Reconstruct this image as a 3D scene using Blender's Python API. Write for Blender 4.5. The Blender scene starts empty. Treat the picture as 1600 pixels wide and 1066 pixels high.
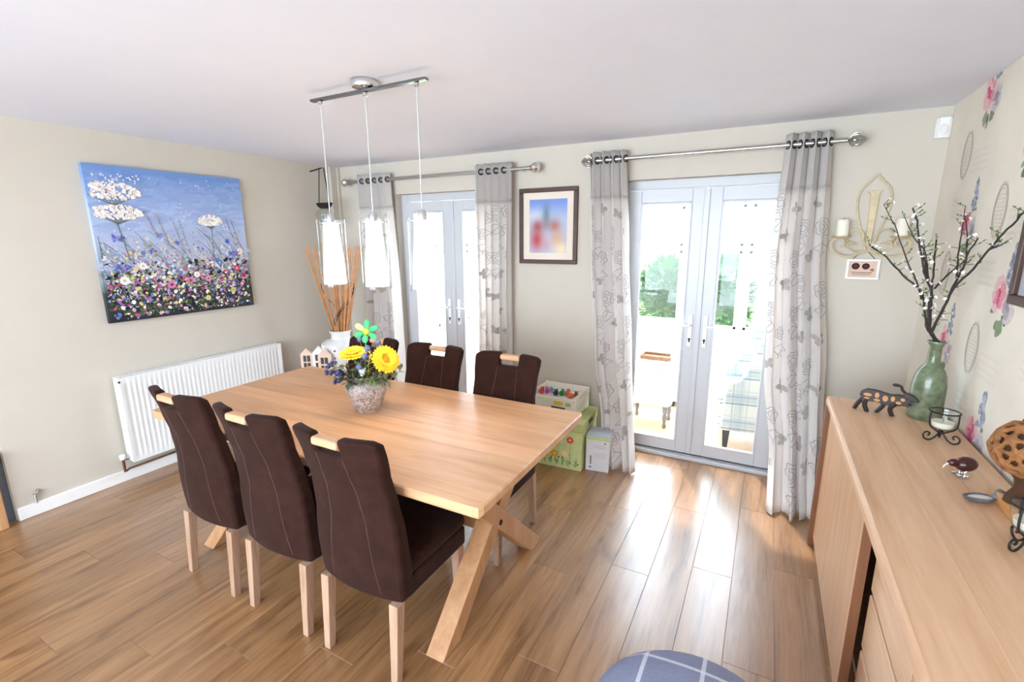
import bpy, bmesh, math, random
from mathutils import Vector, Matrix, noise as mnoise
PI = math.pi
R = math.radians
rng = random.Random(7)
scene = bpy.context.scene
COL = scene.collection

# ------------------------------------------------------------------ camera
cd = bpy.data.cameras.new('camera')
cd.sensor_width = 36.0
cd.lens = 746.528 / 1600 * 36.0
cd.clip_start = 0.02
cam = bpy.data.objects.new('camera', cd)
COL.objects.link(cam)
_yaw, _pit, _rol = R(28.124), R(12.241), R(-0.325)
_f = Vector((-math.sin(_yaw) * math.cos(_pit), math.cos(_yaw) * math.cos(_pit), -math.sin(_pit)))
_r = Vector((math.cos(_yaw), math.sin(_yaw), 0))
_u = _r.cross(_f)
_r, _u = _r * math.cos(_rol) + _u * math.sin(_rol), -_r * math.sin(_rol) + _u * math.cos(_rol)
cam.matrix_world = Matrix(((_r.x, _u.x, -_f.x, 0), (_r.y, _u.y, -_f.y, 0), (_r.z, _u.z, -_f.z, 1.704), (0, 0, 0, 1)))
scene.camera = cam

# ------------------------------------------------------------------ sky, sun, exposure
world = bpy.data.worlds.new('sky')
scene.world = world
world.use_nodes = True
bg = world.node_tree.nodes['Background']
bg.inputs[0].default_value = (0.75, 0.88, 1.0, 1)
bg.inputs[1].default_value = 5.2
sd = bpy.data.lights.new('sun', 'SUN')
sd.energy = 1.6
sd.angle = R(2.0)
sd.color = (1.0, 0.93, 0.82)
sun = bpy.data.objects.new('sun', sd)
COL.objects.link(sun)
sun.rotation_euler = (R(-27), R(-14), 0)      # shines from beyond the garden down into the conservatory
scene.view_settings.view_transform = 'Standard'
scene.view_settings.look = 'None'
scene.view_settings.gamma = 1.0
scene.view_settings.use_curve_mapping = False
scene.view_settings.exposure = 1.75
scene.cycles.use_denoising = True
scene.cycles.max_bounces = 10
scene.cycles.diffuse_bounces = 6
scene.cycles.transparent_max_bounces = 24
scene.cycles.caustics_reflective = False
scene.cycles.caustics_refractive = False
scene.cycles.sample_clamp_indirect = 8.0

XL, XR, YB, ZC = -3.958, 0.815, 3.656, 2.4
YR = -2.6                                     # rear wall, behind the camera


def portal(name, loc, rot, sx, sy):
    l = bpy.data.lights.new(name, 'AREA')
    l.shape = 'RECTANGLE'
    l.size, l.size_y = sx, sy
    l.cycles.is_portal = True
    o = bpy.data.objects.new(name, l)
    COL.objects.link(o)
    o.location, o.rotation_euler = loc, rot
    return o


portal('fill_window_portal', (-1.6, YR - 0.12, 1.33), (R(90), 0, 0), 4.4, 2.06)  # portal of the added fill window, out of view
portal('door_portal', (-0.425, YB + 0.16, 1.05), (R(-90), 0, 0), 1.2, 2.1)
portal('door_portal', (-2.59, YB + 0.16, 1.05), (R(-90), 0, 0), 1.2, 2.1)


# ------------------------------------------------------------------ materials
def C(r, g, b):
    f = lambda c: (c / 255 / 12.92) if c / 255 <= 0.04045 else ((c / 255 + 0.055) / 1.055) ** 2.4
    return (f(r), f(g), f(b), 1)


MATS = {}


class NT:
    def __init__(s, name):
        s.m = bpy.data.materials.new(name)
        s.m.use_nodes = True
        s.t = s.m.node_tree
        s.b = s.t.nodes['Principled BSDF']
        s.out = s.t.nodes['Material Output']

    def n(s, typ, **kw):
        nd = s.t.nodes.new(typ)
        for k, v in kw.items():
            setattr(nd, k, v)
        return nd

    def l(s, a, b):
        s.t.links.new(a, b)

    def ramp(s, fac, stops):
        r = s.n('ShaderNodeValToRGB')
        el = r.color_ramp.elements
        while len(el) < len(stops):
            el.new(0.5)
        for e, (p, c) in zip(el, stops):
            e.position, e.color = p, c
        s.l(fac, r.inputs[0])
        return r.outputs[0]

    def coords(s, scale=(1, 1, 1), rand=False, rot=(0, 0, 0)):
        tc = s.n('ShaderNodeTexCoord')
        v = tc.outputs['Object']
        if rand:
            oi = s.n('ShaderNodeObjectInfo')
            mu = s.n('ShaderNodeVectorMath', operation='SCALE')
            mu.inputs[0].default_value = (37.1, 53.7, 19.3)
            s.l(oi.outputs['Random'], mu.inputs['Scale'])
            ad = s.n('ShaderNodeVectorMath', operation='ADD')
            s.l(v, ad.inputs[0])
            s.l(mu.outputs[0], ad.inputs[1])
            v = ad.outputs[0]
        mp = s.n('ShaderNodeMapping')
        mp.inputs['Scale'].default_value = scale
        mp.inputs['Rotation'].default_value = rot
        s.l(v, mp.inputs[0])
        return mp.outputs[0]

    def noise(s, vec, scale, detail=4, rough=0.55, dist=0.0):
        nz = s.n('ShaderNodeTexNoise')
        nz.inputs['Scale'].default_value = scale
        nz.inputs['Detail'].default_value = detail
        nz.inputs['Roughness'].default_value = rough
        nz.inputs['Distortion'].default_value = dist
        s.l(vec, nz.inputs['Vector'])
        return nz.outputs['Fac']

    def bump(s, h, strength=0.1, dist=0.01):
        b = s.n('ShaderNodeBump')
        b.inputs['Strength'].default_value = strength
        b.inputs['Distance'].default_value = dist
        s.l(h, b.inputs['Height'])
        s.l(b.outputs[0], s.b.inputs['Normal'])

    def set(s, **kw):
        for k, v in kw.items():
            s.b.inputs[k.replace('_', ' ')].default_value = v
        return s


def plain(name, col, rough=0.5, metal=0.0, spec=0.5, vary=0.06, scale=25.0, bump=0.0):
    t = NT(name)
    t.set(Roughness=rough, Metallic=metal)
    t.b.inputs['Specular IOR Level'].default_value = spec
    f = t.noise(t.coords(), scale, 3)
    a = tuple(max(0, c * (1 - vary)) for c in col[:3]) + (1,)
    b = tuple(min(1, c * (1 + vary)) for c in col[:3]) + (1,)
    t.l(t.ramp(f, [(0.3, a), (0.7, b)]), t.b.inputs['Base Color'])
    if bump:
        t.bump(f, bump, 0.004)
    MATS[name] = t.m
    return t.m


def wood(name, dark, mid, light, axis, rough=0.45, grain=1.0, rand=True, tint=0.25, knots=True, spec=0.5, coat=0.0):
    t = NT(name)
    sc = [9.0 * grain] * 3
    sc['xyz'.index(axis)] = 0.7 * grain
    v = t.coords(tuple(sc), rand)
    f1 = t.noise(v, 1.6, 6, 0.6, 0.9)
    f2 = t.noise(v, 9.0, 3, 0.6, 0.2)
    mx = t.n('ShaderNodeMix')
    mx.inputs[0].default_value = 0.3
    t.l(f1, mx.inputs[2])
    t.l(f2, mx.inputs[3])
    c = t.ramp(mx.outputs[0], [(0.33, dark), (0.5, mid), (0.66, light)])
    if knots:
        sc2 = [5.0] * 3
        sc2['xyz'.index(axis)] = 1.9
        kf = t.noise(t.coords(tuple(sc2), rand), 1.5, 2, 0.5, 0.3)
        kr = t.ramp(kf, [(0.62, (0, 0, 0, 1)), (0.74, (1, 1, 1, 1))])
        km = t.n('ShaderNodeMix', data_type='RGBA', blend_type='MULTIPLY')
        t.l(kr, km.inputs[0])
        t.l(c, km.inputs[6])
        km.inputs[7].default_value = (0.62, 0.55, 0.5, 1)
        c = km.outputs[2]
    if rand and tint:
        oi = t.n('ShaderNodeObjectInfo')
        hs = t.n('ShaderNodeHueSaturation')
        mr = t.n('ShaderNodeMapRange')
        mr.inputs[3].default_value = 1 - tint
        mr.inputs[4].default_value = 1 + tint * 0.7
        t.l(oi.outputs['Random'], mr.inputs[0])
        t.l(mr.outputs[0], hs.inputs['Value'])
        t.l(c, hs.inputs['Color'])
        c = hs.outputs[0]
    t.l(c, t.b.inputs['Base Color'])
    t.set(Roughness=rough)
    t.b.inputs['Specular IOR Level'].default_value = spec
    t.b.inputs['Coat Weight'].default_value = coat
    t.b.inputs['Coat Roughness'].default_value = 0.25
    t.bump(f2, 0.06, 0.003)
    MATS[name] = t.m
    return t.m


def vcol(name, rough=0.7, trans=0.0):
    t = NT(name)
    a = t.n('ShaderNodeVertexColor', layer_name='Col')
    t.l(a.outputs[0], t.b.inputs['Base Color'])
    t.set(Roughness=rough)
    t.b.inputs['Specular IOR Level'].default_value = 0.2
    MATS[name] = t.m
    return t.m


def thin_glass(name, tint=(0.97, 0.985, 0.98, 1), refl=1.0, rough=0.0):
    t = NT(name)
    t.t.nodes.remove(t.b)
    tr = t.n('ShaderNodeBsdfTransparent')
    tr.inputs[0].default_value = tint
    gl = t.n('ShaderNodeBsdfGlossy')
    gl.inputs['Roughness'].default_value = rough
    lw = t.n('ShaderNodeLayerWeight')            # facing angle, the same for both sides of the sheet
    pw = t.n('ShaderNodeMath', operation='POWER')
    pw.inputs[1].default_value = 4.0
    t.l(lw.outputs['Facing'], pw.inputs[0])
    mu = t.n('ShaderNodeMath', operation='MULTIPLY_ADD')
    mu.inputs[1].default_value = 0.75 * refl
    mu.inputs[2].default_value = 0.04 * refl
    t.l(pw.outputs[0], mu.inputs[0])
    mx = t.n('ShaderNodeMixShader')
    t.l(mu.outputs[0], mx.inputs[0])
    t.l(tr.outputs[0], mx.inputs[1])
    t.l(gl.outputs[0], mx.inputs[2])
    t.l(mx.outputs[0], t.out.inputs[0])
    MATS[name] = t.m
    return t.m


def emis(name, col, strength, base=(0.9, 0.88, 0.84, 1)):
    t = NT(name)
    t.set(Roughness=0.35)
    t.b.inputs['Base Color'].default_value = base
    t.b.inputs['Emission Color'].default_value = col
    t.b.inputs['Emission Strength'].default_value = strength
    MATS[name] = t.m
    return t.m


def cloth(name, col, vary=0.1, trans=0.25, scale=60):
    t = NT(name)
    t.set(Roughness=0.9)
    t.b.inputs['Specular IOR Level'].default_value = 0.1
    f = t.noise(t.coords((1, 1, 0.35)), scale, 3)
    a = tuple(c * (1 - vary) for c in col[:3]) + (1,)
    b = tuple(min(1, c * (1 + vary)) for c in col[:3]) + (1,)
    c = t.ramp(f, [(0.3, a), (0.7, b)])
    t.l(c, t.b.inputs['Base Color'])
    if trans:
        tl = t.n('ShaderNodeBsdfTranslucent')
        t.l(c, tl.inputs[0])
        mx = t.n('ShaderNodeMixShader')
        mx.inputs[0].default_value = trans
        t.l(t.b.outputs[0], mx.inputs[1])
        t.l(tl.outputs[0], mx.inputs[2])
        t.l(mx.outputs[0], t.out.inputs[0])
    MATS[name] = t.m
    return t.m


def plaid(name, base, bands, axes='xz', per=0.22):
    """woven check: stripes along two object axes"""
    t = NT(name)
    t.set(Roughness=0.9)
    tc = t.n('ShaderNodeTexCoord')
    sp = t.n('ShaderNodeSeparateXYZ')
    t.l(tc.outputs['Object'], sp.inputs[0])
    col = None
    cur = t.n('ShaderNodeRGB')
    cur.outputs[0].default_value = base
    cur = cur.outputs[0]
    for ax in axes:
        for off, wd, colr, fac in bands:
            a = t.n('ShaderNodeMath', operation='ADD')
            a.inputs[1].default_value = 50 * per + off
            t.l(sp.outputs['XYZ'.index(ax.upper())], a.inputs[0])
            m = t.n('ShaderNodeMath', operation='MODULO')
            m.inputs[1].default_value = per
            t.l(a.outputs[0], m.inputs[0])
            lt = t.n('ShaderNodeMath', operation='LESS_THAN')
            lt.inputs[1].default_value = wd
            t.l(m.outputs[0], lt.inputs[0])
            fm = t.n('ShaderNodeMath', operation='MULTIPLY')
            fm.inputs[1].default_value = fac
            t.l(lt.outputs[0], fm.inputs[0])
            mx = t.n('ShaderNodeMix', data_type='RGBA')
            t.l(fm.outputs[0], mx.inputs[0])
            t.l(cur, mx.inputs[6])
            mx.inputs[7].default_value = colr
            cur = mx.outputs[2]
    nz = t.noise(t.coords(), 180, 2)
    hs = t.n('ShaderNodeHueSaturation')
    mr = t.n('ShaderNodeMapRange')
    mr.inputs[3].default_value = 0.75
    mr.inputs[4].default_value = 1.25
    t.l(nz, mr.inputs[0])
    t.l(mr.outputs[0], hs.inputs['Value'])
    t.l(cur, hs.inputs['Color'])
    t.l(hs.outputs[0], t.b.inputs['Base Color'])
    t.b.inputs['Specular IOR Level'].default_value = 0.15
    MATS[name] = t.m
    return t.m


plain('wall_paint', C(205, 197, 184), 0.9, spec=0.2, vary=0.012, scale=6, bump=0.03)
plain('ceiling_paint', C(226, 229, 240), 0.9, spec=0.2, vary=0.01, scale=5)
plain('white_gloss', C(238, 238, 237), 0.3, vary=0.01)
plain('white_upvc', C(200, 201, 205), 0.3, vary=0.01)
plain('white_matt', C(232, 230, 225), 0.8, vary=0.02)
plain('grey_paint', C(92, 98, 108), 0.5)
plain('wallpaper', C(229, 222, 208), 0.85, spec=0.2, vary=0.06, scale=3.5)
plain('chrome', (0.75, 0.75, 0.76, 1), 0.12, 1.0, vary=0.02)
plain('brushed', (0.55, 0.54, 0.52, 1), 0.3, 1.0, vary=0.05)
plain('dark_chrome', (0.22, 0.23, 0.25, 1), 0.18, 1.0, vary=0.05)
plain('dark_metal', C(40, 36, 36), 0.5, 0.4, vary=0.15)
plain('black_rubber', C(28, 28, 30), 0.6)
plain('copper', C(120, 72, 48), 0.4, 0.6)
plain('cord', C(190, 190, 192), 0.4)
plain('candle', C(240, 234, 218), 0.6, vary=0.02)
plain('sconce_cream', C(206, 190, 156), 0.6, vary=0.15)
plain('frame_brown', C(72, 42, 32), 0.45, vary=0.12)
plain('mount', C(238, 224, 208), 0.8, vary=0.01)
plain('ceramic', C(228, 224, 220), 0.35, vary=0.05, scale=12)
plain('blue_glaze', C(92, 108, 150), 0.3)
plain('green_glaze', C(108, 118, 92), 0.16, vary=0.35, scale=30)
plain('bark', C(52, 44, 42), 0.8, vary=0.3)
plain('blossom', C(240, 238, 226), 0.7)
plain('leaf', C(96, 128, 66), 0.6, vary=0.3)
plain('leaf_dull', C(112, 116, 84), 0.7, vary=0.35)
plain('leaf_dark', C(66, 78, 60), 0.7, vary=0.3)
plain('petal_yellow', C(248, 204, 40), 0.6, vary=0.12)
plain('disc_ochre', C(206, 150, 40), 0.8, vary=0.3)
plain('petal_green', C(30, 160, 104), 0.5, vary=0.12)
plain('pale_yellow', C(240, 226, 130), 0.6)
plain('thistle', C(104, 110, 148), 0.8, vary=0.3)
plain('berry', C(44, 60, 104), 0.4, vary=0.2)
plain('bud_white', C(226, 230, 232), 0.6)
plain('cane', C(200, 144, 96), 0.7, vary=0.25, scale=14)
plain('twig', C(120, 84, 56), 0.8, vary=0.3)
plain('pink_wood', C(226, 196, 176), 0.7)
plain('dark_print', C(70, 62, 66), 0.7)
plain('silver', (0.8, 0.8, 0.82, 1), 0.2, 1.0)
plain('kiwi_wood', C(66, 30, 28), 0.25, vary=0.25)
plain('shell_grey', C(110, 108, 112), 0.35, vary=0.25)
plain('carved', C(142, 92, 50), 0.75, vary=0.35, scale=40)
plain('carved_dark', C(74, 44, 24), 0.9)
plain('figure_dark', C(44, 30, 28), 0.5, vary=0.25)
plain('figure_amber', C(196, 140, 82), 0.5)
plain('toy_white', C(232, 228, 216), 0.5, vary=0.03)
plain('box_green', C(196, 204, 142), 0.7, vary=0.08)
plain('box_lid', C(178, 186, 122), 0.7, vary=0.06)
plain('card_white', C(214, 212, 214), 0.7, vary=0.03)
plain('card_grey', C(176, 180, 190), 0.7, vary=0.03)
plain('screen_dark', C(48, 42, 58), 0.4)
for nm, c in (('toy_red', (206, 62, 60)), ('toy_pink', (196, 72, 160)), ('toy_sky', (140, 170, 196)), ('toy_charcoal', (60, 62, 72)),
              ('toy_green', (34, 140, 70)), ('toy_coral', (228, 84, 92)), ('toy_brown', (150, 86, 58)), ('toy_orange', (226, 110, 60)),
              ('toy_yellow', (230, 190, 60))):
    plain(nm, C(*c), 0.5)
plain('lawn', C(120, 150, 80), 0.95, vary=0.25, scale=40)
plain('hedge', C(62, 100, 52), 0.8, vary=0.45, scale=9)
plain('fence_wood', C(170, 160, 148), 0.9, vary=0.15)
plain('cons_floor', C(190, 158, 120), 0.4, vary=0.1, scale=8)
plain('piping', C(96, 66, 60), 0.8)
plain('sofa_white', C(236, 234, 230), 0.9, vary=0.02)
wood('floor_wood', C(112, 76, 46), C(152, 110, 72), C(168, 126, 86), 'y', 0.34, 1.0, True, 0.14, spec=0.6, coat=0.75)
wood('table_wood', C(194, 144, 104), C(212, 164, 122), C(222, 180, 142), 'x', 0.38, 0.9, True, 0.07, False)
wood('leg_wood', C(172, 124, 84), C(188, 140, 98), C(198, 154, 112), 'z', 0.45, 0.9, True, 0.04, False)
wood('chair_leg', C(150, 114, 90), C(172, 138, 114), C(184, 152, 130), 'z', 0.45, 1.4, True, 0.04, False)
wood('chair_grip', C(188, 142, 106), C(204, 160, 124), C(212, 172, 138), 'x', 0.45, 1.4, True, 0.04, False)
wood('oak_y', C(198, 154, 118), C(214, 174, 138), C(224, 188, 154), 'y', 0.42, 0.8, True, 0.05, False)
wood('oak_z', C(176, 130, 88), C(192, 146, 104), C(200, 158, 116), 'z', 0.45, 0.8, True, 0.04, False)
wood('oak_shaded', C(112, 70, 44), C(126, 80, 52), C(136, 90, 60), 'z', 0.5, 0.8, True, 0.03, False)  # oak darkened so its colour carries the shade on end panels and door ends
cloth('curtain_print', C(243, 238, 234), 0.02, 0.35)
cloth('curtain_band', C(216, 210, 206), 0.03, 0.2)
plain('print_brown', C(186, 176, 168), 0.9, spec=0.1)
plain('print_grey', C(188, 183, 184), 0.9, spec=0.1)
thin_glass('pane_glass', (0.98, 0.985, 0.985, 1), 0.5)
thin_glass('roof_glass', (0.95, 0.96, 0.97, 1), 0.5)
thin_glass('lamp_glass', (0.95, 0.96, 0.96, 1), 1.4)
thin_glass('cup_glass', (0.93, 0.95, 0.94, 1), 1.3)
thin_glass('picture_glass', (0.99, 0.99, 0.99, 1), 0.5)
emis('lamp_shade', (1.0, 0.88, 0.74, 1), 1.6)
emis('lamp_bulb', (1.0, 0.78, 0.5, 1), 26.0)
vcol('paint_dabs', 0.6)
vcol('print_dabs', 0.85)
# suede
t = NT('suede')
t.set(Roughness=0.85)
t.b.inputs['Specular IOR Level'].default_value = 0.15
t.b.inputs['Sheen Weight'].default_value = 0.05
t.b.inputs['Sheen Roughness'].default_value = 0.4
_f1 = t.noise(t.coords((1, 1, 1), True), 14, 6, 0.7)
t.l(t.ramp(_f1, [(0.3, C(38, 18, 13)), (0.55, C(48, 25, 18)), (0.75, C(60, 33, 25))]), t.b.inputs['Base Color'])
t.bump(t.noise(t.coords(), 400, 2), 0.15, 0.001)
MATS['suede'] = t.m
# mottled stoneware of the table vase
t = NT('mottled')
t.set(Roughness=0.6)
_f1 = t.noise(t.coords(), 55, 6, 0.75, 1.0)
_c1 = t.ramp(_f1, [(0.38, C(112, 90, 84)), (0.5, C(196, 182, 176)), (0.6, C(226, 220, 216))])
_c2 = t.ramp(t.noise(t.coords(), 9, 3), [(0.4, (0.78, 0.76, 0.75, 1)), (0.65, (1, 1, 1, 1))])
_m = t.n('ShaderNodeMix', data_type='RGBA', blend_type='MULTIPLY')
_m.inputs[0].default_value = 1
t.l(_c1, _m.inputs[6])
t.l(_c2, _m.inputs[7])
t.l(_m.outputs[2], t.b.inputs['Base Color'])
t.bump(_f1, 0.3, 0.003)
MATS['mottled'] = t.m
# painted canvas ground: blue sky over a dark meadow (the colours of the picture itself)
t = NT('canvas_ground')
t.set(Roughness=0.6)
_tc = t.n('ShaderNodeTexCoord')
_sp = t.n('ShaderNodeSeparateXYZ')
t.l(_tc.outputs['Object'], _sp.inputs[0])
_nz = t.noise(t.coords((1, 2.2, 3)), 6, 5, 0.6, 0.5)
_mr = t.n('ShaderNodeMapRange')
_mr.inputs[3].default_value = -0.14
_mr.inputs[4].default_value = 0.14
t.l(_nz, _mr.inputs[0])
_ad = t.n('ShaderNodeMath', operation='ADD')
t.l(_sp.outputs[2], _ad.inputs[0])
t.l(_mr.outputs[0], _ad.inputs[1])
_m2 = t.n('ShaderNodeMapRange')
_m2.inputs[1].default_value = -0.52
_m2.inputs[2].default_value = 0.52
t.l(_ad.outputs[0], _m2.inputs[0])
t.l(t.ramp(_m2.outputs[0], [(0.0, C(30, 28, 44)), (0.18, C(50, 56, 58)), (0.34, C(140, 156, 164)), (0.5, C(178, 188, 216)), (0.72, C(166, 188, 226)), (0.97, C(108, 144, 204))]), t.b.inputs['Base Color'])
MATS['canvas_ground'] = t.m
plaid('tartan', C(226, 220, 204), [(0.0, 0.07, C(150, 162, 168), 0.55), (0.02, 0.012, C(96, 108, 120), 0.7), (0.13, 0.02, C(176, 178, 170), 0.6), (0.17, 0.008, C(120, 124, 130), 0.6)], 'xyz', 0.21)
plaid('stool_check', C(128, 132, 156), [(0.0, 0.012, C(206, 208, 220), 0.75)], 'xy', 0.165)


# ------------------------------------------------------------------ mesh helpers
class MB:
    def __init__(s):
        s.v, s.f, s.c = [], [], []

    def add(s, vs, fs, col=None):
        o = len(s.v)
        s.v += [tuple(p) for p in vs]
        s.f += [tuple(i + o for i in f) for f in fs]
        if col is not None:
            s.c += [col] * len(fs)
        return s

    def box(s, x0, x1, y0, y1, z0, z1, M=None):
        vs = [Vector(p) for p in ((x0, y0, z0), (x1, y0, z0), (x1, y1, z0), (x0, y1, z0), (x0, y0, z1), (x1, y0, z1), (x1, y1, z1), (x0, y1, z1))]
        if M:
            vs = [M @ p for p in vs]
        return s.add(vs, [(3, 2, 1, 0), (4, 5, 6, 7), (0, 1, 5, 4), (1, 2, 6, 5), (2, 3, 7, 6), (3, 0, 4, 7)])

    def chbox(s, x0, x1, y0, y1, z0, z1, ch):
        vs = [(x0, y0, z0), (x1, y0, z0), (x1, y1, z0), (x0, y1, z0),
              (x0, y0, z1 - ch), (x1, y0, z1 - ch), (x1, y1, z1 - ch), (x0, y1, z1 - ch),
              (x0 + ch, y0 + ch, z1), (x1 - ch, y0 + ch, z1), (x1 - ch, y1 - ch, z1), (x0 + ch, y1 - ch, z1)]
        fs = [(3, 2, 1, 0), (8, 9, 10, 11)]
        for i in range(4):
            j = (i + 1) % 4
            fs += [(i, j, j + 4, i + 4), (i + 4, j + 4, j + 8, i + 8)]
        return s.add(vs, fs)

    def tube(s, pts, r, n=8, closed=False):
        pts = [Vector(p) for p in pts]
        k = len(pts)
        rs = r if isinstance(r, (list, tuple)) else [r] * k
        tan = []
        for i in range(k):
            a = pts[(i - 1) % k] if (closed or i > 0) else pts[i]
            b = pts[(i + 1) % k] if (closed or i < k - 1) else pts[i]
            d = b - a
            tan.append(d.normalized() if d.length > 1e-9 else Vector((0, 0, 1)))
        ref = Vector((0, 0, 1)) if abs(tan[0].z) < 0.9 else Vector((1, 0, 0))
        u = tan[0].cross(ref).normalized()
        vs = []
        for i in range(k):
            u = (u - tan[i] * u.dot(tan[i]))
            u = u.normalized() if u.length > 1e-6 else tan[i].orthogonal().normalized()
            w = tan[i].cross(u)
            for j in range(n):
                a = 2 * PI * j / n
                vs.append(pts[i] + (u * math.cos(a) + w * math.sin(a)) * rs[i])
        fs = []
        for i in range(k if closed else k - 1):
            a, b = i * n, ((i + 1) % k) * n
            for j in range(n):
                j2 = (j + 1) % n
                fs.append((a + j, a + j2, b + j2, b + j))
        if not closed:
            fs += [tuple(range(n - 1, -1, -1)), tuple(range((k - 1) * n, k * n))]
        return s.add(vs, fs)

    def lathe(s, prof, n=28, c=(0, 0, 0), cap0=True, cap1=True, M=None):
        vs, fs = [], []
        for r, z in prof:
            for j in range(n):
                a = 2 * PI * j / n
                p = Vector((c[0] + r * math.cos(a), c[1] + r * math.sin(a), c[2] + z))
                vs.append(M @ p if M else p)
        for i in range(len(prof) - 1):
            for j in range(n):
                j2 = (j + 1) % n
                fs.append((i * n + j, i * n + j2, (i + 1) * n + j2, (i + 1) * n + j))
        if cap0:
            fs.append(tuple(range(n - 1, -1, -1)))
        if cap1:
            fs.append(tuple(range((len(prof) - 1) * n, len(prof) * n)))
        return s.add(vs, fs)

    def prism(s, poly, axis, d0, d1):
        def P(a, b, d):
            return {'x': (d, a, b), 'y': (a, d, b), 'z': (a, b, d)}[axis]
        n = len(poly)
        vs = [P(a, b, d0) for a, b in poly] + [P(a, b, d1) for a, b in poly]
        fs = [tuple(range(n - 1, -1, -1)), tuple(range(n, 2 * n))]
        for i in range(n):
            j = (i + 1) % n
            fs.append((i, j, j + n, i + n))
        return s.add(vs, fs)

    def ball(s, c, rad, nu=12, nv=8, M=None, wob=0.0):
        rad = (rad,) * 3 if not isinstance(rad, (tuple, list)) else rad
        vs = []
        c = Vector(c)
        for i in range(nv + 1):
            th = PI * i / nv
            for j in range(nu):
                ph = 2 * PI * j / nu
                p = Vector((math.sin(th) * math.cos(ph), math.sin(th) * math.sin(ph), math.cos(th)))
                k = 1 + (wob * mnoise.noise(p * 2.3 + c * 9) if wob else 0)
                q = Vector((p.x * rad[0], p.y * rad[1], p.z * rad[2])) * k
                vs.append(c + (M @ q if M else q))
        fs = []
        for i in range(nv):
            for j in range(nu):
                j2 = (j + 1) % nu
                fs.append((i * nu + j, (i + 1) * nu + j, (i + 1) * nu + j2, i * nu + j2))
        return s.add(vs, fs)

    def grid(s, fn, nu, nv):
        vs = [fn(i / nu, j / nv) for j in range(nv + 1) for i in range(nu + 1)]
        w = nu + 1
        fs = [(j * w + i, j * w + i + 1, (j + 1) * w + i + 1, (j + 1) * w + i) for j in range(nv) for i in range(nu)]
        return s.add(vs, fs)

    def leaf(s, base, d, up, ln, wd, fold=0.15):
        base, d, up = Vector(base), Vector(d).normalized(), Vector(up)
        sd_ = d.cross(up)
        sd_ = sd_.normalized() if sd_.length > 1e-4 else d.orthogonal().normalized()
        nn = sd_.cross(d).normalized()
        m = base + d * ln * 0.5
        tip = base + d * ln - nn * ln * 0.1
        return s.add([base, m + sd_ * wd / 2 + nn * fold * wd, tip, m - sd_ * wd / 2 + nn * fold * wd, m], [(0, 4, 1), (4, 2, 1), (0, 3, 4), (4, 3, 2)])

    def build(s, name, mat, parent=None, smooth=False, bevel=0.0, seg=2, loc=None, rz=None, solid=0.0, subd=0):
        me = bpy.data.meshes.new(name)
        me.from_pydata(s.v, [], s.f)
        me.materials.append(MATS[mat] if isinstance(mat, str) else mat)
        if s.c:
            ca = me.color_attributes.new('Col', 'FLOAT_COLOR', 'CORNER')
            buf = []
            for p, c in zip(s.f, s.c):
                buf += list(c) * len(p)
            ca.data.foreach_set('color', buf)
        me.validate()
        bm = bmesh.new()
        bm.from_mesh(me)
        if not s.c:
            bmesh.ops.recalc_face_normals(bm, faces=bm.faces)
        bm.to_mesh(me)
        bm.free()
        if smooth:
            me.polygons.foreach_set('use_smooth', [True] * len(me.polygons))
            if smooth != 'all':
                try:
                    me.set_sharp_from_angle(angle=R(40))
                except Exception:
                    pass
        o = bpy.data.objects.new(name, me)
        COL.objects.link(o)
        if parent:
            o.parent = parent
        if loc is not None:
            o.location = loc
        if rz is not None:
            o.rotation_euler = (0, 0, rz)
        if solid:
            m = o.modifiers.new('thickness', 'SOLIDIFY')
            m.thickness = solid
        if subd:
            m = o.modifiers.new('smooth', 'SUBSURF')
            m.levels = m.render_levels = subd
        if bevel:
            m = o.modifiers.new('bevel', 'BEVEL')
            m.width, m.segments, m.limit_method, m.angle_limit = bevel, seg, 'ANGLE', R(35)
            m.harden_normals = False
        return o


def thing(name, label, cat, loc=(0, 0, 0), rz=0.0, group=None, mesh=None):
    o = mesh
    if o is None:
        o = bpy.data.objects.new(name, None)
        o.empty_display_size = 0.05
        COL.objects.link(o)
        o.location, o.rotation_euler = loc, (0, 0, rz)
    o['label'], o['category'] = label, cat
    if group:
        o['group'] = group
    return o


def tag(o, label, cat, group=None):
    return thing(None, label, cat, group=group, mesh=o)


def struct(o):
    o['kind'] = 'structure'
    return o


def sempty(name, loc=(0, 0, 0)):
    o = bpy.data.objects.new(name, None)
    o.empty_display_size = 0.05
    COL.objects.link(o)
    o.location = loc
    return struct(o)


def dup(root, loc, rz, label, group=None):
    r_ = root.copy()
    COL.objects.link(r_)
    r_.location, r_.rotation_euler = loc, (0, 0, rz)
    r_['label'] = label
    if group:
        r_['group'] = group
    for ch in list(root.children):
        c = ch.copy()
        COL.objects.link(c)
        c.parent = r_
        for g in ch.children:
            d = g.copy()
            COL.objects.link(d)
            d.parent = c
    return r_


def smoothstep(a, b, x):
    k = max(0, min(1, (x - a) / (b - a)))
    return k * k * (3 - 2 * k)


def crv(pts, n=5):
    """smooth curve through the points"""
    P = [Vector(p) for p in pts]
    out = []
    for i in range(len(P) - 1):
        a, b, c, d = P[max(0, i - 1)], P[i], P[i + 1], P[min(len(P) - 1, i + 2)]
        for q in range(n):
            t_ = q / n
            out.append(0.5 * (2 * b + (c - a) * t_ + (2 * a - 5 * b + 4 * c - d) * t_ ** 2 + (3 * b - a - 3 * c + d) * t_ ** 3))
    return out + [P[-1]]


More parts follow.
